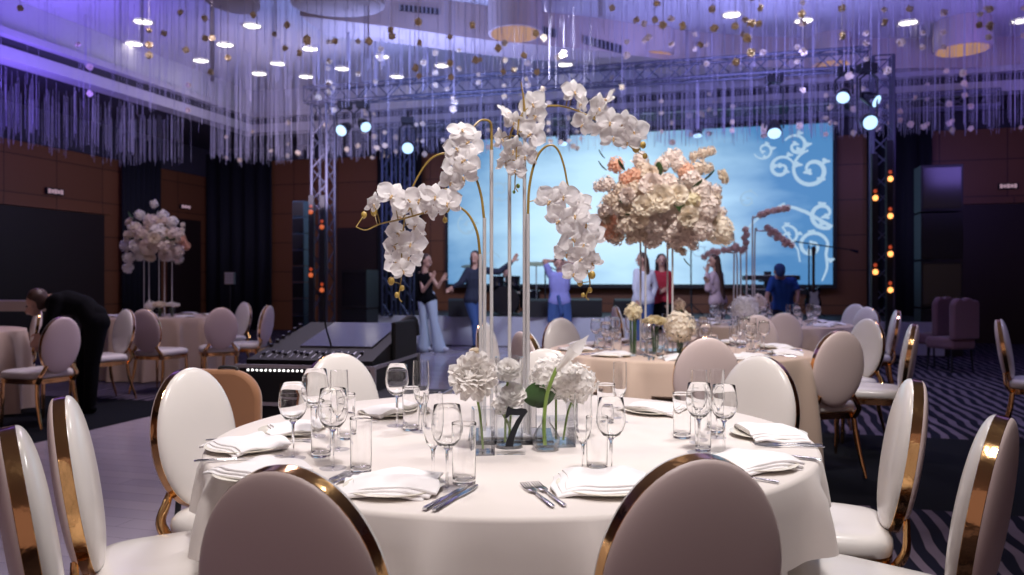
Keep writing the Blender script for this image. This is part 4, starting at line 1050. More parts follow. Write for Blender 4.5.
peony_l = [(R(80), 5, .7, -.5), (R(66), 7, .85, -.4), (R(52), 9, .95, -.3), (R(38), 10, 1.0, -.1), (R(22), 10, 1.05, .05), (R(5), 11, 1.05, .1), (R(-15), 11, 1.02, .1), (R(-38), 9, .95, .1)]
pe = flower_ball(1, peony_l, .62, 31, ruffle=.22, nu=4, nv=4)
FL[('peony', WHITEF.name)] = pe.mesh('peony', WHITEF, angle=180)
bloom_on('white_peony', 'large ruffled blush-white peony in the left glass vase', 'flower', 474, 377, Yv - .01, 20, 'peony', WHITEF, (GX(483, Yv), Yv, TZ + .02), rot=(1.05, -.25, 0), squash=.95)
v2, Yv = vase('cylinder_vase', 'glass cylinder vase with roses behind the number seven', 509, 449, .080, .255, False, .35)
for i, (x, y, rp, kk, mm, lab) in enumerate(((508, 371, 10.5, 'rose', WHITEF, 'white rose at the top of the cylinder vase'), (513, 396, 11, 'rose', WHITEF, 'white rose in the middle of the cylinder vase'), (500, 406, 9, 'hyds', WHITEF, 'small white hydrangea lowest in the cylinder vase'))):
    bloom_on('white_' + ('rose' if kk == 'rose' else 'hydrangea'), lab, 'flower', x, y, Yv - .004 * i, rp, kk, mm, (GX(505 + 4 * i, Yv), Yv - .002 * i, TZ + .02), rot=(.9, .1 * i, 0))
v3, Yv3 = vase('square_vase', 'wide square glass vase holding the white hydrangea', 552, 446, .112, .13, True)
def leaves(t, lc, r):
    for (dx, dz, w_, l_, a, b) in ((-.065, -.03, .075, .095, R(-105), 0),):
        leafm(w_, l_).build('leaf', GREEN, t).matrix_local = Matrix.Translation((lc.x + dx + .06, lc.y - r * .75, lc.z + dz)) @ Matrix.Rotation(a, 4, 'Y') @ Matrix.Rotation(b, 4, 'Z')
bloom_on('white_hydrangea', 'white hydrangea head with a dark green leaf in the wide glass vase', 'flower', 556, 378, Yv3, 26, 'hyd', WHITEF, (GX(556, Yv3), Yv3, TZ + .02), squash=.8, extra=leaves)
bloom_on('white_hydrangea', 'white hydrangea head leaning right over the wide glass vase', 'flower', 577, 384, Yv3 - .02, 19, 'hyd', WHITEF, (GX(563, Yv3), Yv3 - .01, TZ + .02), squash=1.0)
# round bud vase with calla lily
Yb = ypx(452); t = thing('bud_vase', 'small round glass bud vase with the calla lily', 'vase', (GX(546, Yb), Yb, TZ + .0065))
mb = MB(); mb.lathe([(.001, 0), (.026, 0), (.038, .02), (.039, .035), (.028, .055), (.013, .075), (.012, .09), (.0105, .09), (.0115, .075), (.026, .054), (.036, .035), (.035, .021), (.024, .004), (.001, .004)], 32); mb.build('glass_body', GLASS, t)
c0 = Vector((GX(545, Yb), Yb, TZ + .012)); t = thing('calla_lily', 'single white calla lily rising from the round bud vase', 'flower', c0)
pts = [P(545, 445, Yb) - c0, P(544, 425, Yb) - c0, P(546, 400, Yb) - c0, P(551, 382, Yb - .01) - c0, P(557, 368, Yb - .01) - c0]
mb = MB(); mb.tube(smooth_path(pts, 5), [.0055] * 21, 8); mb.build('stem', GREENL, t)
mb = MB(); a = P(556, 371, Yb - .01) - c0; b = P(583, 341, Yb - .03) - c0; dd = (b - a); Ln = dd.length; q = dd.to_track_quat('Z', 'X').to_matrix().to_4x4()
def spathe(u_, t_):
    an = 2 * PI * u_ + PI * .5; rr = .005 + .0105 * t_ ** 1.1; tp = (.5 - .5 * math.cos(2 * PI * u_)) ** 3; zt = Ln * t_ * (.70 + .50 * tp); fl_ = .006 * max(0, t_ - .6) / .4 * (1 - tp)
    k_ = max(0, t_ - .5) * 2 * tp
    return ((rr + fl_) * math.cos(an) * (1 - .75 * k_), (rr + fl_) * math.sin(an) * (1 - .3 * k_), zt)
mb.grid(spathe, 24, 12, Matrix.Translation(a) @ q, False); mb.build('spathe', WHITEF, t, angle=180)
mb = MB(); mb.tube([a, a + dd * .5], .0035, 8); mb.build('spadix', YELLOWF, t)
# table number seven on a clear block
Y7 = ypx(455); c7 = (GX(514, Y7), Y7, TZ + .0065); t = thing('table_number', 'dark grey number seven standing before the glass vases', 'table number', c7)
k7 = Y7 / F
poly = [(507, 409), (508.5, 406.5), (511, 408.5), (516, 409.5), (521, 408.5), (526, 409.5), (527.5, 412), (523, 418), (518, 428), (514.5, 438), (513, 446), (505.5, 446.5), (506.5, 441), (510.5, 432), (516, 421), (520, 415.5), (515, 415.5), (510, 415), (507.5, 418), (505.2, 418)]
mb = MB(); mb.prism([((x - 514) * k7, (y - 455) * -k7) for x, y in poly], 0, .006, Matrix.Translation((0, -.03, .0)) @ Matrix.Rotation(PI / 2, 4, 'X')); mb.build('digit', DIGIT, t, smooth=False)
mb = MB(); mb.box((-.008, -.022, .052), (.078, .008, .104)); mb.build('clear_block', GLASS, t, smooth=False)
# small gold-yellow sprig behind the rods
t = bloom_on('sprig', 'small dried orange sprig behind the peony', 'flower', 475, 352, 2.62, 5, 'rose', CREAMF, (GX(486, 2.62), 2.62, TZ + .0066), stemm=STEM_G)

# ------------------------------------------------------------------ tall floral arrangements
def arrangement(label, center, rod_px, Y, blobs, rodtop, basey, hide=False, group=None):
    cx = GX(center[0], Y); t = thing('flower_stand', label, 'floral arrangement', (cx, Y, TZ + .0065))
    mb = MB(); mb.box((0, 0, .006), (.26, .22, .012)); mb.build('base_plate', STEEL, t, smooth=False)
    for i, x in enumerate(rod_px):
        dy = (-1) ** i * .06; X = GX(x, Y + dy) - cx; z1 = CH - (rodtop - HZ) * Y / F - TZ
        mb = MB(); mb.tube([(X, dy, .01), (X, dy, z1)], .0065, 8); mb.build('rod', ROD, t)
    r = random.Random(len(blobs))
    c = P(center[0], center[1], Y) - t.location
    mb = MB(); mb.ball(c, (center[2] * Y / F, center[2] * Y / F * .8, center[3] * Y / F), 14, 10); mb.build('foliage_core', GREEN, t)
    for (x, y, rp, kind, m) in blobs:
        dx, dy_ = (x - center[0]) / (center[2] * 1.7), (y - center[1]) / (center[3] * 1.7); q = max(0, 1 - dx * dx - dy_ * dy_) ** .5
        p = P(x, y, Y - q * center[2] * (1.55 if kind == 'rose' else 1.2) * Y / F) - t.location; rr = rp * Y / F
        nm = {'rose': 'rose', 'hyd': 'hydrangea', 'hyds': 'hydrangea', 'leaf': 'leaf'}[kind]
        d = (p - c).normalized()
        if kind == 'leaf':
            o = link('leaf', LEAFM, t, p, d.to_track_quat('Z', 'Y').to_euler(), rr * 2)
        else: link(nm, flmesh(kind, m), t, p, d.to_track_quat('Z', 'Y').to_euler(), rr)
        # back side so that it is full from elsewhere
        if q > .45 and kind != 'leaf':
            p2 = P(x, y, Y + q * center[2] * 1.1 * Y / F) - t.location; link(nm, flmesh(kind, m), t, p2, (p2 - c).to_track_quat('Z', 'Y').to_euler(), rr)
    return t
LEAFM = leafm(.5, 1).mesh('leaf', GREEN, angle=180)
H, S, O, LF = 'hyd', 'hyds', 'rose', 'leaf'
big = [(660, 198, 11.5, O, CREAMF), (677, 195, 8.5, O, CREAMF), (645, 206, 9, O, CREAMF), (687, 216, 9, O, CREAMF), (722, 177, 6.5, O, CREAMF),
  (609, 226, 15, H, PEACH), (598, 222, 8, S, PEACH), (616, 236, 9, S, BEIGEF), (632, 222, 14, H, BEIGEF), (624, 208, 10, H, BEIGEF), (607, 208, 9, S, BLUSH), (614, 199, 8, S, BEIGEF),
  (638, 230, 12, H, BEIGEF), (655, 222, 12, H, BLUSH), (652, 238, 10, H, BLUSH), (665, 232, 9, S, BLUSH), (675, 240, 8, S, BLUSH), (684, 236, 10, H, BLUSH), (700, 228, 13, H, BLUSH), (718, 230, 14, H, CREAMF), (725, 238, 8, S, CREAMF),
  (705, 208, 14, H, BLUSH), (700, 192, 12, H, BLUSH), (712, 200, 9, S, BEIGEF), (690, 180, 10, S, BLUSH), (668, 184, 10, H, BLUSH), (652, 186, 10, O, BLUSH), (636, 190, 9, S, BEIGEF), (627, 180, 8, S, PEACH), (635, 177, 9, S, PEACH), (616, 165, 8, S, PEACH), (607, 184, 8, S, BLUSH), (599, 186, 6, S, BLUSH), (640, 160, 8, S, BLUSH), (643, 170, 8, S, BEIGEF), (622, 190, 8, S, BEIGEF),
  (670, 158, 8, S, BLUSH), (680, 165, 8, S, BLUSH), (676, 154, 6, S, BLUSH), (686, 172, 8, S, PEACH), (662, 165, 7, S, BLUSH), (698, 168, 9, S, BEIGEF), (703, 153, 6, S, BEIGEF), (694, 156, 5, S, BEIGEF), (711, 151, 5, S, BEIGEF), (708, 168, 6, S, BEIGEF), (716, 190, 6, S, BLUSH), (722, 212, 5, S, BLUSH), (678, 248, 5, S, BEIGEF), (683, 252, 4, S, BEIGEF), (693, 245, 6, S, BLUSH), (630, 240, 5, S, BLUSH), (668, 212, 9, H, BLUSH), (676, 226, 10, H, BLUSH), (692, 200, 8, S, YELLOWF), (640, 218, 8, O, BEIGEF), (628, 196, 7, O, BLUSH), (650, 174, 7, O, BEIGEF), (714, 218, 7, O, CREAMF), (606, 216, 8, O, BEIGEF),
  (659, 176, 8, LF, 0), (672, 205, 7, LF, 0), (629, 204, 7, LF, 0), (692, 188, 7, LF, 0), (703, 180, 7, LF, 0), (607, 170, 6, LF, 0), (641, 152, 5, LF, 0), (605, 158, 5, LF, 0), (684, 258, 5, LF, 0), (634, 214, 7, LF, 0), (625, 170, 6, LF, 0)]
rb2 = random.Random(8)
for _ in range(16):
    a = rb2.uniform(0, 6.28); q = rb2.uniform(.8, 1.02); big.insert(0, (660 + 60 * q * math.cos(a), 204 + 42 * q * math.sin(a), rb2.uniform(2.5, 4.5), S, rb2.choice((BLUSH, BEIGEF, CREAMF))))
arrangement('big cream and peach flower ball on thin silver rods, second table', (660, 202, 34, 28), [640.5, 645.5, 667.5, 672.5], 5.35, big, 215, 352)
lft = []
rl = random.Random(4)
for (x, y, rp, kk, mm) in ((154, 204, 4, S, WHITEF), (140, 215, 5, S, WHITEF), (163, 216, 7, H, WHITEF), (151, 222, 9, H, BLUSH), (172, 222, 7, S, WHITEF), (136, 228, 7, S, CREAMF), (128, 236, 6, O, BLUSH), (142, 234, 9, H, BLUSH), (158, 232, 10, H, WHITEF), (174, 234, 8, H, BLUSH), (181, 240, 6, S, PEACH), (126, 246, 7, S, WHITEF), (136, 246, 8, H, WHITEF), (149, 246, 9, O, BLUSH), (163, 246, 9, H, BLUSH), (177, 250, 8, H, BLUSH), (129, 258, 7, S, WHITEF), (128, 268, 5, S, WHITEF), (140, 255, 7, S, WHITEF), (150, 256, 6, O, CREAMF), (165, 254, 7, O, BLUSH), (178, 259, 6, S, BLUSH), (186, 246, 4, S, PEACH), (134, 220, 5, LF, 0), (145, 240, 6, LF, 0), (170, 240, 6, LF, 0), (130, 222, 4, O, BLUSH), (154, 238, 5, O, CREAMF)): lft.append((x, y, rp, kk, mm))
lft = [(x, y, r_, 'hyds' if k_ == 'hyd' else k_, m_) for x, y, r_, k_, m_ in lft]
for _ in range(34):
    a = rb2.uniform(0, 6.28); q = rb2.uniform(.3, 1.08) ; lft.append((155 + 29 * q * math.cos(a), 236 + 24 * q * math.sin(a), rb2.uniform(2, 3.6), S, rb2.choice((WHITEF, BLUSH, CREAMF, BEIGEF))))
lft = [(x, y, r_ * (.8 if r_ > 5 else 1), k_, m_) for x, y, r_, k_, m_ in lft]
arrangement('white flower ball on thin rods on the left table', (155, 238, 17, 14), [144, 149, 159, 164.5, 172], 10.6, lft, 250, 322)
# low flowers on the second and third tables
def low(px, py, rpx, Y, label, kind, m, vw=.08, vh=.11, name='low_bouquet', stem=True, group=None):
    c = P(px, py, Y); b = (c.x, Y, TZ + .0065); t = thing(name, label, 'bouquet', b)
    mb = MB(); mb.lathe([(.001, 0), (vw / 2, 0), (vw / 2, vh), (vw / 2 - .003, vh), (vw / 2 - .003, .006), (.001, .006)], 24); mb.build('glass_vase', GLASS, t)
    for i in range(5):
        a = i * 1.256; mb = MB(); mb.tube([(.012 * math.cos(a), .012 * math.sin(a), .012), (.02 * math.cos(a), .02 * math.sin(a), c.z - b[2] - rpx * Y / F * .3)], .005, 6); mb.build('stem', GREEN, t)
    if kind == 'cluster':
        R_ = rpx * Y / F; rr = random.Random(int(px))
        for i in range(11):
            a = i * 2.4; q = (i / 11) ** .5; link('rose', flmesh('rose', m), t, Vector((q * R_ * math.cos(a), q * R_ * math.sin(a), c.z - b[2] + R_ * .35 * (1 - q * q))), (rr.uniform(-.5, .5), rr.uniform(-.5, .5), 0), R_ * .36)
    else: link('bloom', flmesh(kind, m), t, (0, 0, c.z - b[2]), (.3, .2, 0), rpx * Y / F)
    return t
low(633, 312, 8.5, 5.05, 'single yellow-cream carnation in a slim vase, second table', 'hyds', YELLOWF, .05, .16)
low(655, 323, 11, 5.2, 'butter-yellow roses in a glass cylinder under the flower stand', 'cluster', YELLOWF, .11, .14)
low(680, 327, 15.5, 5.15, 'cream hydrangea bouquet behind the grey-lit chair', 'hyd', CREAMF, .1, .12)
low(745, 309, 13, 8.35, 'white hydrangea low bouquet on the third table', 'hyd', WHITEF)
low(758, 303, 8, 8.6, 'small white flower cluster beside the hydrangea, third table', 'hyds', BLUSH, .06, .14)
low(679, 305, 6, 5.6, 'dried brown sprig standing behind the cream hydrangea bouquet', 'hyds', BEIGEF, .04, .1)
low(160, 306, 7, 10.3, 'low white roses bouquet between the rods, left table', 'cluster', CREAMF, .1, .1)
low(172, 306, 6, 10.35, 'low mixed bouquet right of the rods, left table', 'cluster', WHITEF, .08, .1)
low(150, 306, 5, 10.3, 'small white bouquet left of the rods, left table', 'hyds', WHITEF, .07, .1)
# third table blossom sprays on bent rods
c3 = (GX(743, 8.8), 8.8, TZ + .0065); t3 = thing('blossom_stand', 'thin white bent rods carrying pink blossom sprays, third table', 'floral arrangement', c3)
mb = MB(); mb.box((0, 0, .006), (.3, .22, .012)); mb.build('base_plate', STEEL, t3, smooth=False)
def l3(x, y): p = P(x, y, 8.8); return p - Vector(c3)
for (pts, fl) in (([(752.5, 318), (752.5, 225), (754, 218), (759, 216)], [(760, 215), (764, 214), (768, 212), (773, 211), (778, 210), (783, 209), (787, 208)]),
        ([(754.5, 318), (755, 235), (758, 231), (766, 231)], [(767, 228), (771, 230), (775, 232), (779, 235), (783, 239), (787, 242), (791, 245), (770, 234), (777, 238), (785, 244)]),
        ([(746.5, 318), (746.5, 245)], [(745, 230), (747, 235), (744, 238), (746, 243), (745, 248)]),
        ([(733.5, 318), (734, 240), (731, 234), (728, 232)], [(708, 254), (713, 251), (718, 252), (724, 250), (704, 257)]),
        ([(740.5, 318), (740.5, 254), (737, 249)], [(729, 250), (733, 248), (736, 246), (738, 249), (742, 251)]),
        ([(737, 318), (737, 258), (733, 253), (722, 252)], [])):
    mb = MB(); pp = smooth_path([l3(*q) for q in pts], 4); mb.tube(pp, .0085, 8); mb.build('rod', ROD, t3)
    for (x, y) in fl: link('blossom_cluster', flmesh('hyds', PINKF), t3, l3(x, y) + Vector((0, random.uniform(-.02, .02), 0)), (random.random() * 3, 0, 0), 3.3 * 8.8 / F)

# settings and stemware on the far tables
def combo(profs, name):
    mb = MB()
    for pr, n in profs: mb.lathe(pr, n)
    return mb.mesh(name, RGLASS, angle=50)
WB = [(.001, .098), (.010, .099), (.022, .106), (.032, .120), (.0375, .138), (.038, .152), (.035, .175), (.0315, .200), (.0307, .2005), (.0345, .174), (.0370, .152), (.0362, .138), (.031, .122), (.021, .109), (.001, .102)]
FB = [(.001, .085), (.008, .087), (.017, .100), (.0235, .125), (.0258, .15), (.0255, .18), (.0235, .222), (.0228, .2222), (.0247, .18), (.0250, .15), (.0227, .126), (.016, .103), (.001, .09)]
FT = [(.0005, 0), (.032, 0), (.033, .001), (.006, .005), (.0036, .012), (.0036, .08), (.0045, .0845), (.0005, .0848)]
TB = [(.0002, 0), (.0235, 0), (.0250, .0012), (.0255, .004), (.0257, .012), (.0274, .130), (.0275, .1345), (.0270, .1353), (.0265, .1345), (.0264, .130), (.0247, .016), (.0240, .0125), (.0225, .0112), (.0002, .0105)]
def simple_glass(): return combo([(WB, 20), ([(r_, z_ * 1.15) for r_, z_ in FT], 12)], 'wine_glass')
def simple_flute(): return combo([(FB, 20), (FT, 12)], 'champagne_flute')
def simple_tumbler(): return combo([(TB, 24)], 'water_tumbler')
SG = {'wine_glass': simple_glass(), 'champagne_flute': simple_flute(), 'water_tumbler': simple_tumbler()}
CATS = {'wine_glass': 'wine glass', 'champagne_flute': 'champagne glass', 'water_tumbler': 'drinking glass'}
def far_table(c, word, n, a0, r=.70, gl=True):
    for i in range(n):
        a = a0 + 2 * PI * i / n; x, y = c[0] + r * math.cos(a), c[1] + r * math.sin(a)
        d = Vector((c[0] - x, c[1] - y)).normalized(); rz = math.atan2(d.y, d.x) - PI / 2; rt = Vector((d.y, -d.x))
        o = link('dinner_plate', plate_mesh, None, (x, y, TZ + .0055), (0, 0, rz)); tag(o, 'cream plate laid on the %s table' % word, 'plate', 'plates on the %s table' % word)
        o = link('folded_napkin', naps[i % 4], None, (x, y, TZ + .0145), (0, 0, rz + .3)); tag(o, 'white folded napkin laid on the %s table' % word, 'napkin', 'napkins on the %s table' % word)
        for k in range(2):
            q = Vector((x, y)) - rt * (.165 + .026 * k); 
            if word == 'second': cutlery('fork', q.x, q.y, rz, 'silver fork laid on the second table', 'forks on the second table')
        if gl:
            for nm, (fx, fy) in (('wine_glass', (.15, .16)), ('champagne_flute', (.08, .22)), ('water_tumbler', (.20, .22))):
                q = Vector((x, y)) + rt * fx + d * fy
                o = link(nm, SG[nm], None, (q.x, q.y, TZ + .007)); tag(o, {'wine_glass': 'empty wine glass', 'champagne_flute': 'empty champagne flute', 'water_tumbler': 'empty water tumbler'}[nm] + ' on the %s table' % word, CATS[nm], nm.replace('_', ' ') + 's on the %s table' % word)
far_table(T2, 'second', 10, R(8)); far_table(T3, 'third', 10, R(20)); far_table(TLF, 'left flower', 6, R(200), .58, False)

# ------------------------------------------------------------------ mixing desk in road cases
CASE = mat('road_case_black', (0.012, 0.012, 0.014), 0.6, spec=0.2); PANEL = mat('desk_panel_glossy', (0.06, 0.055, 0.07), 0.12)
CYAN = mat('cyan_sticker', (0.05, 0.40, 0.50), 0.5)
cp = (GX(374, 4.95), 4.95); t = thing('mixing_desk', 'black mixing desk with sloping glossy screen and a row of white lights', 'mixing desk', (cp[0], cp[1], 0), R(-10))
def dbox(name, c, d, m, par=t, bev=0): 
    mb = MB(); mb.box(c, d); o = mb.build(name, m, par, smooth=False)
    if bev: b = o.modifiers.new('b', 'BEVEL'); b.width = bev; b.segments = 2
    return o
Wd = .90
dbox('lower_case', (-Wd / 2, .46, .24), (Wd - .02, .9, .42), CASE, bev=.01)
dbox('case_tray', (-Wd / 2, .46, .585), (Wd, .94, .24), CASE, bev=.01)
for z in (.465, .70):
    for (c, d) in (((-Wd / 2, -.012, z), (Wd, .012, .022)), ((.002, .46, z), (.012, .94, .022))): dbox('edge_rail', c, d, ALU)
for (x, y) in ((-.002, -.008), (-Wd + .002, -.008), (-.0, .925)): dbox('corner_rail', (x, y, .585), (.03, .03, .25), ALU)
for (x, y) in ((-.002, -.004), (-Wd + .01, -.004), (-.0, .9)): dbox('corner_rail', (x, y, .24), (.026, .026, .42), ALU)
# sloping console body
mb = MB(); mb.add([(-Wd + .03, .05, .70), (-.03, .05, .70), (-.03, .90, .70), (-Wd + .03, .90, .70), (-Wd + .03, .05, .735), (-.03, .05, .735), (-.03, .88, .93), (-Wd + .10, .88, .93)], [(0, 3, 2, 1), (4, 5, 6, 7), (0, 1, 5, 4), (1, 2, 6, 5), (2, 3, 7, 6), (3, 0, 4, 7)]); mb.build('console_body', CASE, t, smooth=False)
def slope(y): return .735 + (y - .05) * (.195 / .83)
def sl(x0, x1, y0, y1, h, name, m, xs=0):
    mb = MB(); a, b = slope(y0), slope(y1)
    mb.add([(x0, y0, a), (x1, y0, a), (x1 + xs, y1, b), (x0 + xs, y1, b), (x0, y0, a + h), (x1, y0, a + h), (x1 + xs, y1, b + h), (x0 + xs, y1, b + h)], [(0, 3, 2, 1), (4, 5, 6, 7), (0, 1, 5, 4), (1, 2, 6, 5), (2, 3, 7, 6), (3, 0, 4, 7)]); return mb.build(name, m, t, smooth=False)
sl(-.62, -.12, .30, .84, .012, 'touch_screen', PANEL, .02)
for i in range(14): sl(-.80 + i * .05, -.795 + i * .05, .09, .22, .004, 'fader_slot', ALU)
for i in range(14): sl(-.807 + i * .05, -.789 + i * .05, .13 + .04 * ((i * 5) % 3) / 2, .15 + .04 * ((i * 5) % 3) / 2, .018, 'fader_knob', BLACKG)
for i in range(6): sl(-.84, -.82, .30 + i * .09, .32 + i * .09, .02, 'rotary_knob', BLACKG)
mb = MB()
for i in range(1): mb.tube(smooth_path([(-.10, .62, .84), (-.06, .78, .93), (-.03, .90, .95), (-.02, .93, .84)], 4), .035, 10)
mb.build('lid_hinge_arm', CASE, t)
dbox('lid', (-.015, .66, .83), (.03, .5, .26), CASE, bev=.012)
LEDm = MB(); LEDm.ball((0, 0, 0), (.0065, .005, .0065), 10, 6); LEDm = LEDm.mesh('led_lamp', LED)
for i in range(18): link('led_lamp', LEDm, t, (-Wd + .075 + i * .030, -.013, .675))
dbox('sticker', (.012, .62, .30), (.004, .05, .08), CYAN); dbox('sticker', (.012, .25, .26), (.004, .04, .05), CYAN)
mb = MB(); mb.tube(smooth_path([(-Wd + .5, .3, .80), (-Wd + .44, .34, .95), (-Wd + .42, .36, 1.12)], 5), .006, 8); mb.build('gooseneck_lamp', BLACK, t)
for x in (-.1, -Wd + .1):
    for y in (.12, .8): mb = MB(); mb.lathe([(.001, -.012), (.03, -.012), (.03, .012), (.001, .012)], 14, Matrix.Translation((x, y, .03)) @ Matrix.Rotation(PI / 2, 4, 'Y')); mb.build('caster_wheel', BLACKG, t)
t = thing('road_case', 'black flight case with aluminium edges beside the mixing desk', 'flight case', (GX(403, 4.65), 4.75, 0), R(-10))
dbox('case_body', (0, 0, .29), (.42, .5, .56), CASE, t, .01)
for z in (.03, .56):
    for (c, d) in (((0, -.255, z), (.43, .012, .024)), ((.215, 0, z), (.012, .51, .024))): dbox('edge_rail', c, d, ALU, t)
for x in (-.21, .21): dbox('corner_rail', (x, -.252, .29), (.028, .02, .56), ALU, t)
dbox('sticker', (.14, -.262, .47), (.035, .004, .07), CYAN, t); dbox('latch', (0, -.262, .40), (.08, .01, .06), ALU, t)

# ------------------------------------------------------------------ stage equipment
def tripod(name, label, cat, loc, h, boom=None, top=None):
    t = thing(name, label, cat, loc)
    mb = MB(); mb.tube([(0, 0, .12), (0, 0, h)], .014, 8); mb.build('pole', BLACK, t)
    for i in range(3):
        a = i * 2.094 + .4; mb = MB(); mb.tube([(0, 0, .22), (.27 * math.cos(a), .27 * math.sin(a), .008)], .01, 6); mb.build('leg', BLACK, t)
    if boom: 
        mb = MB(); mb.tube([(-boom * .35, 0, h + .07), (boom, 0, h - .08)], .011, 8); mb.build('boom', BLACK, t)
        mb = MB(); mb.tube([(boom, 0, h - .08), (boom + .14, 0, h - .12)], [.016, .028], 8); mb.build('microphone', BLACKG, t)
    return t
YM = 15.0
def zst(Y): return .56
tripod('microphone_stand', 'black boom microphone stand beside the guitar', 'microphone stand', (GX(803, YM), YM - .3, .56), CH - (246 - HZ) * YM / F - .56, .75)
tripod('microphone_stand', 'slim black microphone stand before the middle of the screen', 'microphone stand', (GX(691, 15.8), 15.8, .56), 1.25, None)
tripod('microphone_stand', 'black microphone stand by the drum kit', 'microphone stand', (GX(545, 15.4), 15.3, .56), .95, .2)
# keyboard rig
t = thing('keyboard_rig', 'two black stage keyboards stacked on one column stand', 'keyboard', (GX(768, 15.1), 15.1, .56), R(-8))
KEYS = mat('ivory_keys', (.6, .6, .6), .4)
mb = MB(); mb.box((0, .05, .42), (.12, .10, .84)); mb.box((0, 0, .03), (.8, .45, .05)); mb.build('stand', BLACK, t, smooth=False)
for z, x, w__ in ((.72, .05, 1.0), (.46, .12, 1.1)):
    mb = MB(); mb.box((x, 0, z), (w__, .30, .085)); o = mb.build('keyboard', BLACK, t, smooth=False)
    mb = MB(); mb.box((x, -.08, z + .046), (w__ * .9, .12, .01)); mb.build('keys', KEYS, o, smooth=False)
    mb = MB(); mb.box((0, .02, z - .06), (.3, .34, .03)); mb.build('bracket', BLACK, t, smooth=False)
# electric guitar on stand
yg = 15.0; t = thing('electric_guitar', 'black and white electric guitar upright on its stand', 'guitar', (GX(812, yg), yg, .56), R(10))
out = [(0, .02), (.12, .0), (.17, .08), (.15, .18), (.12, .25), (.15, .33), (.13, .42), (.06, .38), (.03, .36), (-.03, .36), (-.08, .40), (-.14, .38), (-.13, .30), (-.11, .24), (-.15, .16), (-.16, .06), (-.1, 0)]
MG = Matrix.Translation((0, 0, .14)) @ Matrix.Rotation(PI / 2, 4, 'X')
mb = MB(); mb.prism(out, 0, .045, MG); mb.build('body', BLACKG, t, smooth=False)
mb = MB(); mb.prism([(x * .62 + .01, y * .68 + .06) for x, y in out], .045, .049, MG); mb.build('pickguard', WHITEF, t, smooth=False)
mb = MB(); mb.box((0, -.05, .80), (.045, .025, .68)); mb.build('neck', HAIRB, t, smooth=False)
mb = MB(); mb.prism([(-.03, 1.0), (.03, 1.0), (.05, 1.1), (.02, 1.17), (-.035, 1.14)], .035, .06, Matrix.Translation((0, 0, .14)) @ Matrix.Rotation(PI / 2, 4, 'X')); mb.build('headstock', HAIRB, t, smooth=False)
mb = MB(); mb.tube([(0, .08, .5), (0, .05, .15), (-.2, -.12, .01)], .012, 6); mb.tube([(0, .05, .15), (.2, -.12, .01)], .012, 6); mb.tube([(0, .05, .15), (0, .25, .01)], .012, 6); mb.build('stand', BLACK, t)
# drum kit
t = thing('drum_kit', 'dark drum kit on the stage behind the silver orchid rods', 'drum kit', (GX(505, 16.0), 16.0, .56), 0)
def drum_(name, c, r, h, ax='Z', m=BLACKG):
    M = Matrix.Translation(c) @ (Matrix.Rotation(PI / 2, 4, 'X') if ax == 'Y' else Matrix.Identity(4))
    mb = MB(); mb.lathe([(.001, -h / 2), (r, -h / 2), (r * 1.03, -h / 2 + .02), (r, -h / 2 + .03), (r, h / 2 - .03), (r * 1.03, h / 2 - .02), (r, h / 2), (.001, h / 2)], 28, M); mb.build(name, m, t)
drum_('bass_drum', (0, 0, .28), .28, .40, 'Y'); drum_('rack_tom', (-.16, -.05, .66), .14, .2); drum_('rack_tom', (.16, -.05, .66), .14, .2); drum_('floor_tom', (.5, .15, .30), .2, .36); drum_('snare_drum', (-.42, .2, .5), .17, .13)
CYM = mat('dark_bronze', (.25, .17, .08), .35, 1.0)
for (x, y, z, r) in ((-.65, 0, .95, .22), (.62, 0, 1.0, .24), (-.6, .3, .72, .17)):
    mb = MB(); mb.lathe([(.001, .02), (.04, .018), (r, 0), (r, -.003), (.001, .012)], 28, Matrix.Translation((x, y, z)) @ Matrix.Rotation(.2, 4, 'X')); mb.build('cymbal', CYM, t)
    mb = MB(); mb.tube([(x, y, z), (x, y, 0.1)], .012, 6)
    for i in range(3): mb.tube([(x, y, .2), (x + .2 * math.cos(i * 2.09), y + .2 * math.sin(i * 2.09), .005)], .008, 6)
    mb.build('cymbal_stand', ALU, t)
# wedge monitors
def wedge(px, Y, label, rz=0, z=.56, s=1):
    t = thing('stage_monitor', label, 'speaker', (GX(px, Y), Y, z), rz)
    pr = [(-.2, 0), (.22, 0), (.22, .12), (-.05, .34), (-.2, .30)]
    mb = MB(); mb.prism([(a * s, b * s) for a, b in pr], -.3 * s, .3 * s, Matrix(((0, 0, 1, 0), (1, 0, 0, 0), (0, 1, 0, 0), (0, 0, 0, 1)))); mb.build('cabinet', BLACK, t, smooth=False)
    mb = MB(); mb.box((0, .085 * s, .238 * s), (.5 * s, .30 * s, .012), Matrix.Translation((0, .0, 0)) @ Matrix.Translation((0, .085 * s, .238 * s)) @ Matrix.Rotation(R(-39), 4, 'X') @ Matrix.Translation((0, -.085 * s, -.238 * s + .004))); mb.build('grille', BLACKG, t, smooth=False)
wedge(545, 14.9, 'black stage monitor in front of the drum kit'); wedge(585, 15.2, 'black stage monitor right of the man in the lilac shirt'); wedge(630, 14.95, 'black stage monitor left of the woman in white'); wedge(834, 12.6, 'black stage monitor on the floor near the right truss', 0, 0.0, 1.3); wedge(465, 15.1, 'black stage monitor at the left of the stage')
# light head on a stand at the left
t = tripod('light_stand', 'small pale light head on a dark stand before the corner drape', 'stage light', (GX(230, 13.5), 13.5, 0), 1.2)
mb = MB(); mb.box((0, 0, 1.27), (.15, .10, .20)); mb.build('light_head', ALU, t, smooth=False)
mb = MB()
for i in range(3):
    for j in range(4): mb.ball((-.045 + .045 * i, -.055, 1.2 + .047 * j), (.017, .01, .017), 8, 6)
mb.build('lens_array', KEYS, t)

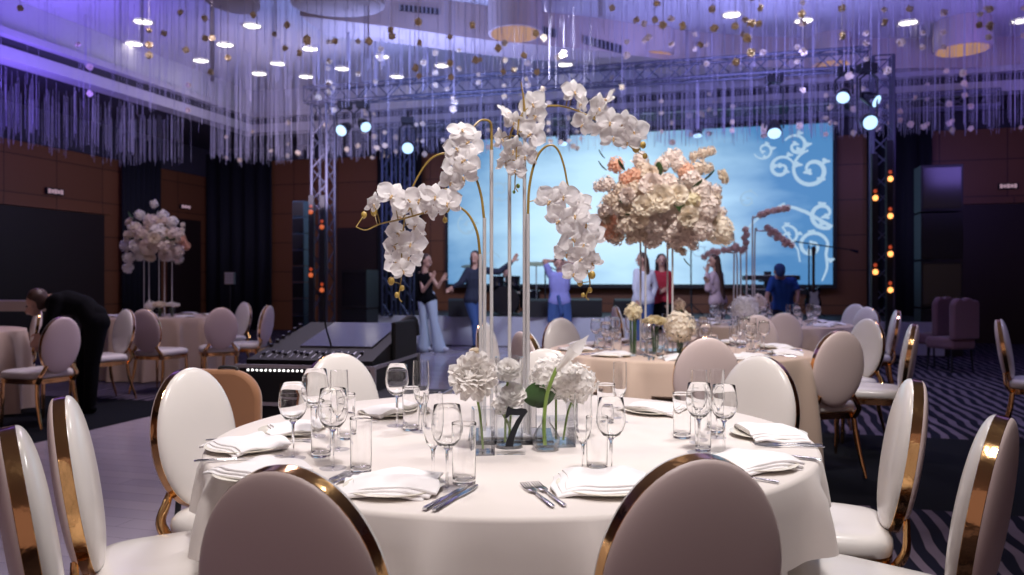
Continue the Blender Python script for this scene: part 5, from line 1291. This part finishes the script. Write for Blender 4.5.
# ------------------------------------------------------------------ people
def rmesh(mb, name, m, parent, vox=.011, sm=3):
    o = mb.build(name, m, parent)
    r = o.modifiers.new('union', 'REMESH'); r.mode = 'VOXEL'; r.voxel_size = vox; r.use_smooth_shade = True
    s = o.modifiers.new('soft', 'SMOOTH'); s.iterations = sm; s.factor = .5
    return o
def cap(mb, pts, rs, n=12, flat=1.0):
    mb.tube(smooth_path(pts, 4) if len(pts) > 2 else pts, ([rs[0] + (rs[-1] - rs[0]) * i / ((len(pts) - 1) * 4) for i in range((len(pts) - 1) * 4 + 1)] if len(pts) > 2 and len(rs) == 2 else rs) if len(pts) > 2 else rs, n, flat=flat)
    for p, r in ((pts[0], rs[0]), (pts[-1], rs[-1])): mb.ball(p, r * .99, n, 8)
def seg(mb, a, b, ra, rb_): 
    a, b = Vector(a), Vector(b); k = 5; mb.tube([a.lerp(b, i / k) for i in range(k + 1)], [ra + (rb_ - ra) * i / k for i in range(k + 1)], 12); mb.ball(a, ra, 12, 8); mb.ball(b, rb_, 12, 8)
def hand(mb, wrist, d, curl=.3, s=1.0, side=1):
    d = Vector(d).normalized(); up = Vector((0, -1, 0)); 
    if abs(d.dot(up)) > .9: up = Vector((0, 0, 1))
    r_ = d.cross(up).normalized(); n = r_.cross(d)
    w0 = Vector(wrist); palm = w0 + d * .085 * s
    for q in (-1, -.3, .3, 1): seg(mb, w0 + r_ * .012 * q, palm + r_ * .026 * q * s, .016 * s, .013 * s)
    for i, L in enumerate((.062, .072, .067, .052)):
        q = (i - 1.5) * .018 * s; b0 = palm + r_ * q; b1 = b0 + (d + n * curl * .5).normalized() * L * .5 * s; b2 = b1 + (d + n * curl * 1.6).normalized() * L * .55 * s
        seg(mb, b0, b1, .0095 * s, .009 * s); seg(mb, b1, b2, .009 * s, .0075 * s)
    b0 = w0 + d * .03 * s + r_ * side * -.03 * s; b1 = b0 + (d * .6 - r_ * side * .8).normalized() * .04 * s; b2 = b1 + (d - r_ * side * .2).normalized() * .032 * s
    seg(mb, w0 + d * .02, b0, .013 * s, .012 * s); seg(mb, b0, b1, .012 * s, .0105 * s); seg(mb, b1, b2, .0105 * s, .009 * s)
def person(label, J, Y, hips_w=.1, clothes=None, hair=None, base=None, look=(0, -1, 0), fem=True, skirt=None):
    """J: joints as (px, py, dy) in the photograph's frame at distance Y, or Vectors"""
    j = {k: (P(v[0], v[1], Y + v[2]) if not isinstance(v, Vector) else v) for k, v in J.items()}
    b = Vector((j['pelvis'].x, j['pelvis'].y, base if base is not None else min(j['ankle_l'].z, j['ankle_r'].z) - .07))
    t = thing('person', label, 'person', b)
    for k in j: j[k] = j[k] - b
    s = 1.0; mb = MB()
    look = Vector(look).normalized(); hd = j['head']; nk = j['neck']
    sh = (j['sh_l'] + j['sh_r']) / 2; pv = j['pelvis']; wa = j.get('waist', sh.lerp(pv, .62)); ch = sh.lerp(wa, .45)
    ax = (j['sh_r'] - j['sh_l']).normalized(); wv = (.80 if fem else 1.0)
    def ring_body(mb, grow=0.0, parts=('chest', 'waist', 'hip')):
        for q in (-1, 0, 1):
            seg(mb, sh + ax * .085 * q * wv - Vector((0, 0, .04)), ch + ax * .075 * q * wv, .085 * wv + grow, .10 * wv + grow)
            seg(mb, ch + ax * .075 * q * wv, wa + ax * .055 * q * wv, .10 * wv + grow, .088 * wv + grow)
            seg(mb, wa + ax * .055 * q * wv, pv + ax * .075 * q, .088 * wv + grow, .105 + grow)
    ring_body(mb)
    seg(mb, sh, nk, .06, .05); seg(mb, nk, hd + Vector((0, 0, -.03)), .05, .052)
    # head: skull, jaw, nose, ears
    mb.ball(hd + Vector((0, 0, .025)), (.078, .09, .098), 16, 12); mb.ball(hd + look * .022 + Vector((0, 0, -.055)), (.055, .06, .055), 14, 10)
    seg(mb, hd + look * .085 + Vector((0, 0, .015)), hd + look * .105 + Vector((0, 0, -.022)), .011, .015)
    sd = look.cross(Vector((0, 0, 1))).normalized()
    for q in (-1, 1): mb.ball(hd + sd * .08 * q + Vector((0, 0, -.005)), (.016, .02, .03), 8, 6)
    for q in ('l', 'r'):
        seg(mb, j['sh_' + q], j['el_' + q], .048 * wv ** .5, .038 * wv ** .5); seg(mb, j['el_' + q], j['wr_' + q], .038 * wv ** .5, .025)
        hv = (j['hd_' + q] - j['wr_' + q]) if 'hd_' + q in j else (j['wr_' + q] - j['el_' + q]); hand(mb, j['wr_' + q], hv, .4, .95, 1 if q == 'l' else -1)
        hp = pv + ax * (hips_w if q == 'r' else -hips_w) * .85
        seg(mb, hp, j['knee_' + q], .085, .055); seg(mb, j['knee_' + q], j['ankle_' + q], .052, .036)
        an = j['ankle_' + q]; fd = Vector((look.x, look.y, 0)); fd = fd.normalized() if fd.length > .1 else Vector((0, -1, 0)); seg(mb, an + Vector((0, 0, -.03)), an + fd * .15 + Vector((0, 0, -.042)), .034, .026)
    rmesh(mb, 'body', SKIN, t, .0095, 2)
    e = MB()
    for q in (-1, 1): e.ball(hd + look * .083 + sd * .031 * q + Vector((0, 0, .018)), (.012, .012, .007), 8, 6)
    e.build('eyes', HAIRD, t); e = MB(); e.ball(hd + look * .084 + Vector((0, 0, -.052)), (.022, .012, .007), 10, 6); e.build('mouth', PINKF, t)
    for (kind, m, opt) in (clothes or []):
        c = MB()
        if kind in ('shirt', 'longshirt', 'tank', 'dress', 'cardigan'):
            g = .016 if kind != 'cardigan' else .026
            ring_body(c, g) if kind != 'crop' else None
            if kind in ('shirt',): L = .5
            elif kind in ('longshirt', 'cardigan'): L = 2
            else: L = 0
            for q in ('l', 'r'):
                if L: seg(c, j['sh_' + q], j['sh_' + q].lerp(j['el_' + q], min(L * 1.3, 1)), .066, .058)
                if L == 2: seg(c, j['el_' + q], j['el_' + q].lerp(j['wr_' + q], .85), .054, .04)
                if not L: seg(c, j['sh_' + q] * .85 + sh * .15 + Vector((0, 0, -.02)), ch + (ax * .08 * (1 if q == 'r' else -1)), .045, .08)
            if kind == 'dress' or opt == 'long':
                for q in ('l', 'r'): kn_ = (j['knee_l'] + j['knee_r']) / 2; seg(c, pv + ax * .07 * (1 if q == 'r' else -1), j['knee_' + q].lerp(kn_, .2), .125, .13)
                seg(c, pv, kn_, .13, .13)
        if kind in ('trousers', 'flares'):
            for q in (-1, 0, 1): seg(c, pv + Vector((0, 0, .07)) + ax * .06 * q, pv + ax * .075 * q, .098, .118)
            for q in ('l', 'r'):
                hp = pv + ax * (hips_w if q == 'r' else -hips_w) * .85
                seg(c, hp, j['knee_' + q], .108, .072); seg(c, j['knee_' + q], j['ankle_' + q] + Vector((0, 0, -.02)), .070, .052 if kind == 'trousers' else .12)
        if kind == 'waist_jacket':
            for q in (-1, -.5, 0, .5, 1): seg(c, pv + Vector((0, 0, .09)) + ax * .1 * q, pv + ax * .16 * q + Vector((0, -.04, -.28 - .05 * abs(q))), .085, .05)
            seg(c, pv + Vector((-.03, -.13, .08)), pv + Vector((.03, -.13, -.2)), .03, .035)
            rmesh(c, 'tied_jacket', m, t, .014, 4); continue
        if kind == 'shoes':
            for q in ('l', 'r'):
                an = j['ankle_' + q]; fd = Vector((look.x, look.y, 0)); fd = fd.normalized() if fd.length > .1 else Vector((0, -1, 0))
                seg(c, an + Vector((0, 0, -.035)) - fd * .02, an + fd * .16 + Vector((0, 0, -.04)), .042, .032)
            rmesh(c, 'shoes', m, t, .012, 2); continue
        rmesh(c, {'shirt': 'shirt', 'longshirt': 'sweater', 'tank': 'tank_top', 'dress': 'dress', 'cardigan': 'cardigan', 'trousers': 'trousers', 'flares': 'flared_trousers'}[kind], m, t, .013, 4)
    if hair:
        kind, m = hair; c = MB(); up = Vector((0, 0, 1))
        c.ball(hd - look * .018 + up * .045, (.088, .098, .088), 14, 10); c.ball(hd - look * .045, (.08, .08, .095), 12, 8)
        if kind == 'pony': seg(c, hd - look * .1 + up * .04, hd - look * .16 - up * .12, .04, .02)
        if kind == 'bun': c.ball(hd - look * .09 + up * .09, .045, 10, 8)
        if kind == 'long':
            for q in (-1, 0, 1): seg(c, hd - look * .05 + sd * .055 * q, hd - look * .10 + sd * .07 * q - up * .42, .052, .05)
        if kind == 'verylong':
            for q in (-1, 0, 1): seg(c, hd - look * .05 + sd * .05 * q, hd - look * .13 + sd * .05 * q - up * .62, .055, .06)
        rmesh(c, 'cap' if kind == 'cap' else 'hair', m, t, .011, 3)
    return t
DENIML = mat('light_denim', (.46, .54, .66), .8); DENIM = mat('blue_denim', (.05, .11, .30), .8); NAVY = mat('navy_knit', (.015, .02, .045), .8)
LILAC = mat('lilac_cotton', (.30, .31, .68), .8); WHT = mat('white_cotton', (.70, .72, .80), .8); REDC = mat('red_knit', (.42, .02, .04), .8); BLKC = mat('black_cloth', (.006, .006, .008), .9, spec=.1)
BLUET = mat('royal_blue_cotton', (.02, .09, .42), .8); BLUSHC = mat('blush_blouse', (.56, .42, .46), .7); GREYT = mat('grey_brown_trousers', (.12, .09, .09), .8)
person('dancing woman in a black tank top and pale flared jeans, ponytail', dict(head=(426.5, 261, 0), neck=(425, 268, 0), sh_l=(420.5, 274, .05), sh_r=(430, 275, -.06), el_l=(423, 291, -.12), wr_l=(432, 279, -.25), hd_l=(434, 274, -.25), el_r=(438, 287, -.1), wr_r=(442, 280, -.15), hd_r=(445, 276, -.15), waist=(425.5, 290, 0), pelvis=(427, 299, 0), knee_l=(424, 323, 0), knee_r=(434, 322, -.1), ankle_l=(424, 346, .05), ankle_r=(439, 346, -.05)), 13.8,
       clothes=[('tank', BLKC, 0), ('flares', DENIML, 0), ('shoes', WHT, 0)], hair=('pony', HAIRB), look=(.85, -.5, -.1), base=0.006)
person('dark-haired woman in a navy sweater with both arms stretched out', dict(head=(475, 258, 0), neck=(475, 266, 0), sh_l=(468, 271, -.02), sh_r=(481, 270, 0), el_l=(461, 283, -.1), wr_l=(453, 287, -.12), hd_l=(449, 290, -.12), el_r=(499, 272, 0), wr_r=(513, 261, 0), hd_r=(518, 253, 0), waist=(474, 289, 0), pelvis=(475, 299, 0), knee_l=(475, 322, 0), knee_r=(481, 323, 0), ankle_l=(476, 345, 0), ankle_r=(485, 345, 0)), 13.6,
       clothes=[('longshirt', NAVY, 0), ('trousers', DENIM, 0), ('shoes', BLKC, 0)], hair=('long', HAIRD), look=(-.3, -.9, 0), base=0.006)
t = person('man in a lilac shirt, hands behind his head, denim jacket tied at his waist', dict(head=(559, 264, 0), neck=(559.5, 271, 0), sh_l=(550.5, 275, 0), sh_r=(569, 275, 0), el_l=(544.5, 261, -.02), wr_l=(552, 261, .04), hd_l=(556, 262, .08), el_r=(575, 262, -.02), wr_r=(567, 262, .04), hd_r=(563, 263, .08), waist=(559.5, 292, 0), pelvis=(559.5, 301, 0), knee_l=(554, 323, -.03), knee_r=(566, 323, -.03), ankle_l=(552, 345, 0), ankle_r=(568, 345, 0)), 13.7,
       clothes=[('shirt', LILAC, 0), ('trousers', DENIM, 0), ('waist_jacket', DENIM, 0), ('shoes', BLKC, 0)], hair=('short', HAIRD), look=(0, -1, -.1), fem=False, base=0.006)
person('woman in a loose white shirt seen from behind the flower stand rods', dict(head=(641.5, 260, 0), neck=(643, 267, 0), sh_l=(637, 272, 0), sh_r=(651, 273, 0), el_l=(635.5, 288, -.05), wr_l=(637, 301, -.1), el_r=(655, 287, .05), wr_r=(652, 299, 0), waist=(643, 290, 0), pelvis=(643, 300, 0), knee_l=(639, 323, 0), knee_r=(648, 323, 0), ankle_l=(639, 346, 0), ankle_r=(649, 346, 0)), 13.5,
       clothes=[('longshirt', WHT, 0), ('trousers', DENIM, 0), ('shoes', WHT, 0)], hair=('long', HAIRB), look=(-.9, -.35, 0), base=0.006)
person('woman in a red cardigan over a black dress with long dark hair', dict(head=(661.5, 261, 0), neck=(662, 269, 0), sh_l=(655.5, 274, 0), sh_r=(668.5, 274, 0), el_l=(654, 289, -.05), wr_l=(660, 293, -.16), hd_l=(665, 289, -.18), el_r=(671, 289, 0), wr_r=(668, 301, -.08), waist=(662, 291, 0), pelvis=(662, 301, 0), knee_l=(659, 323, 0), knee_r=(666, 323, 0), ankle_l=(659, 346, 0), ankle_r=(666, 346, 0)), 13.9,
       clothes=[('dress', BLKC, 0), ('cardigan', REDC, 0), ('shoes', BLKC, 0)], hair=('verylong', HAIRD), look=(-.1, -1, 0), base=0.006)
person('woman in a blush blouse holding a hand to her mouth, very long brown hair', dict(head=(713.5, 261, 0), neck=(716, 269, 0), sh_l=(713, 275, -.06), sh_r=(720, 275, .08), el_l=(708, 289, -.12), wr_l=(707, 272, -.1), hd_l=(708, 265, -.08), el_r=(713, 291, -.1), wr_r=(708, 283, -.15), waist=(717, 291, 0), pelvis=(718, 301, 0), knee_l=(716, 323, 0), knee_r=(720, 323, 0), ankle_l=(716, 346, 0), ankle_r=(722, 346, 0)), 13.6,
       clothes=[('longshirt', BLUSHC, 0), ('trousers', GREYT, 0), ('shoes', BLKC, 0)], hair=('verylong', HAIRB), look=(-1, -.1, 0), base=0.006)
person('person in a blue shirt and cap bending before the keyboards, seen from behind', dict(head=(779, 272, -.15), neck=(781, 277, -.05), sh_l=(773, 280, 0), sh_r=(793, 281, 0), el_l=(767, 296, -.05), wr_l=(768, 307, -.15), el_r=(798, 292, -.05), wr_r=(797, 305, -.15), waist=(783, 299, .12), pelvis=(783, 309, .2), knee_l=(778, 328, .05), knee_r=(790, 328, .05), ankle_l=(777, 347, .15), ankle_r=(791, 347, .15)), 12.9,
       clothes=[('shirt', BLUET, 0), ('trousers', NAVY, 0), ('shoes', BLKC, 0)], hair=('cap', DENIM), look=(-.2, .95, -.4), fem=False, base=0.006)
person('drummer with a reddish-lit face sitting behind the drum kit', dict(head=Vector((GX(507, 16.6), 16.55, 1.36)), neck=Vector((GX(507, 16.6), 16.6, 1.24)), sh_l=Vector((GX(507, 16.6) - .17, 16.6, 1.16)), sh_r=Vector((GX(507, 16.6) + .17, 16.6, 1.16)), el_l=Vector((GX(507, 16.6) - .25, 16.5, .95)), wr_l=Vector((GX(507, 16.6) - .2, 16.35, .98)), el_r=Vector((GX(507, 16.6) + .25, 16.5, .95)), wr_r=Vector((GX(507, 16.6) + .2, 16.35, .98)), waist=Vector((GX(507, 16.6), 16.66, .9)), pelvis=Vector((GX(507, 16.6), 16.7, .98 - .2)), knee_l=Vector((GX(507, 16.6) - .2, 16.4, .92)), knee_r=Vector((GX(507, 16.6) + .2, 16.4, .92)), ankle_l=Vector((GX(507, 16.6) - .2, 16.35, .64)), ankle_r=Vector((GX(507, 16.6) + .2, 16.35, .64))), 16.6,
       clothes=[('shirt', BLKC, 0), ('trousers', BLKC, 0)], hair=('short', HAIRD), look=(.2, -1, 0), fem=False, base=.56)
t = thing('drum_stool', 'round black drum stool under the drummer', 'stool', (GX(507, 16.7), 16.78, .56)); mb = MB(); mb.lathe([(.001, .06), (.15, .06), (.17, .09), (.16, .11), (.001, .11)], 20); mb.build('seat', BLACK, t); mb = MB(); mb.tube([(0, 0, 0), (0, 0, .07)], .05, 10); mb.build('base', BLACK, t)
# server in black bending over a table at the left
person('person in a black suit bending forward beside the left chairs', dict(head=(36, 303, -.05), neck=(47, 300, 0), sh_l=(56, 299, .16), sh_r=(57, 300, -.16), el_l=(50, 322, .2), wr_l=(43, 338, .15), el_r=(52, 321, -.2), wr_r=(42, 334, -.2), waist=(84, 306, 0), pelvis=(96, 322, 0), knee_l=(84, 362, .08), knee_r=(92, 363, -.08), ankle_l=(82, 404, .1), ankle_r=(90, 405, -.1)), 7.6,
       clothes=[('longshirt', BLKC, 0), ('trousers', BLKC, 0), ('shoes', BLKC, 0)], hair=('short', HAIRB), look=(-.8, -.1, -.6), fem=False, base=0.006)
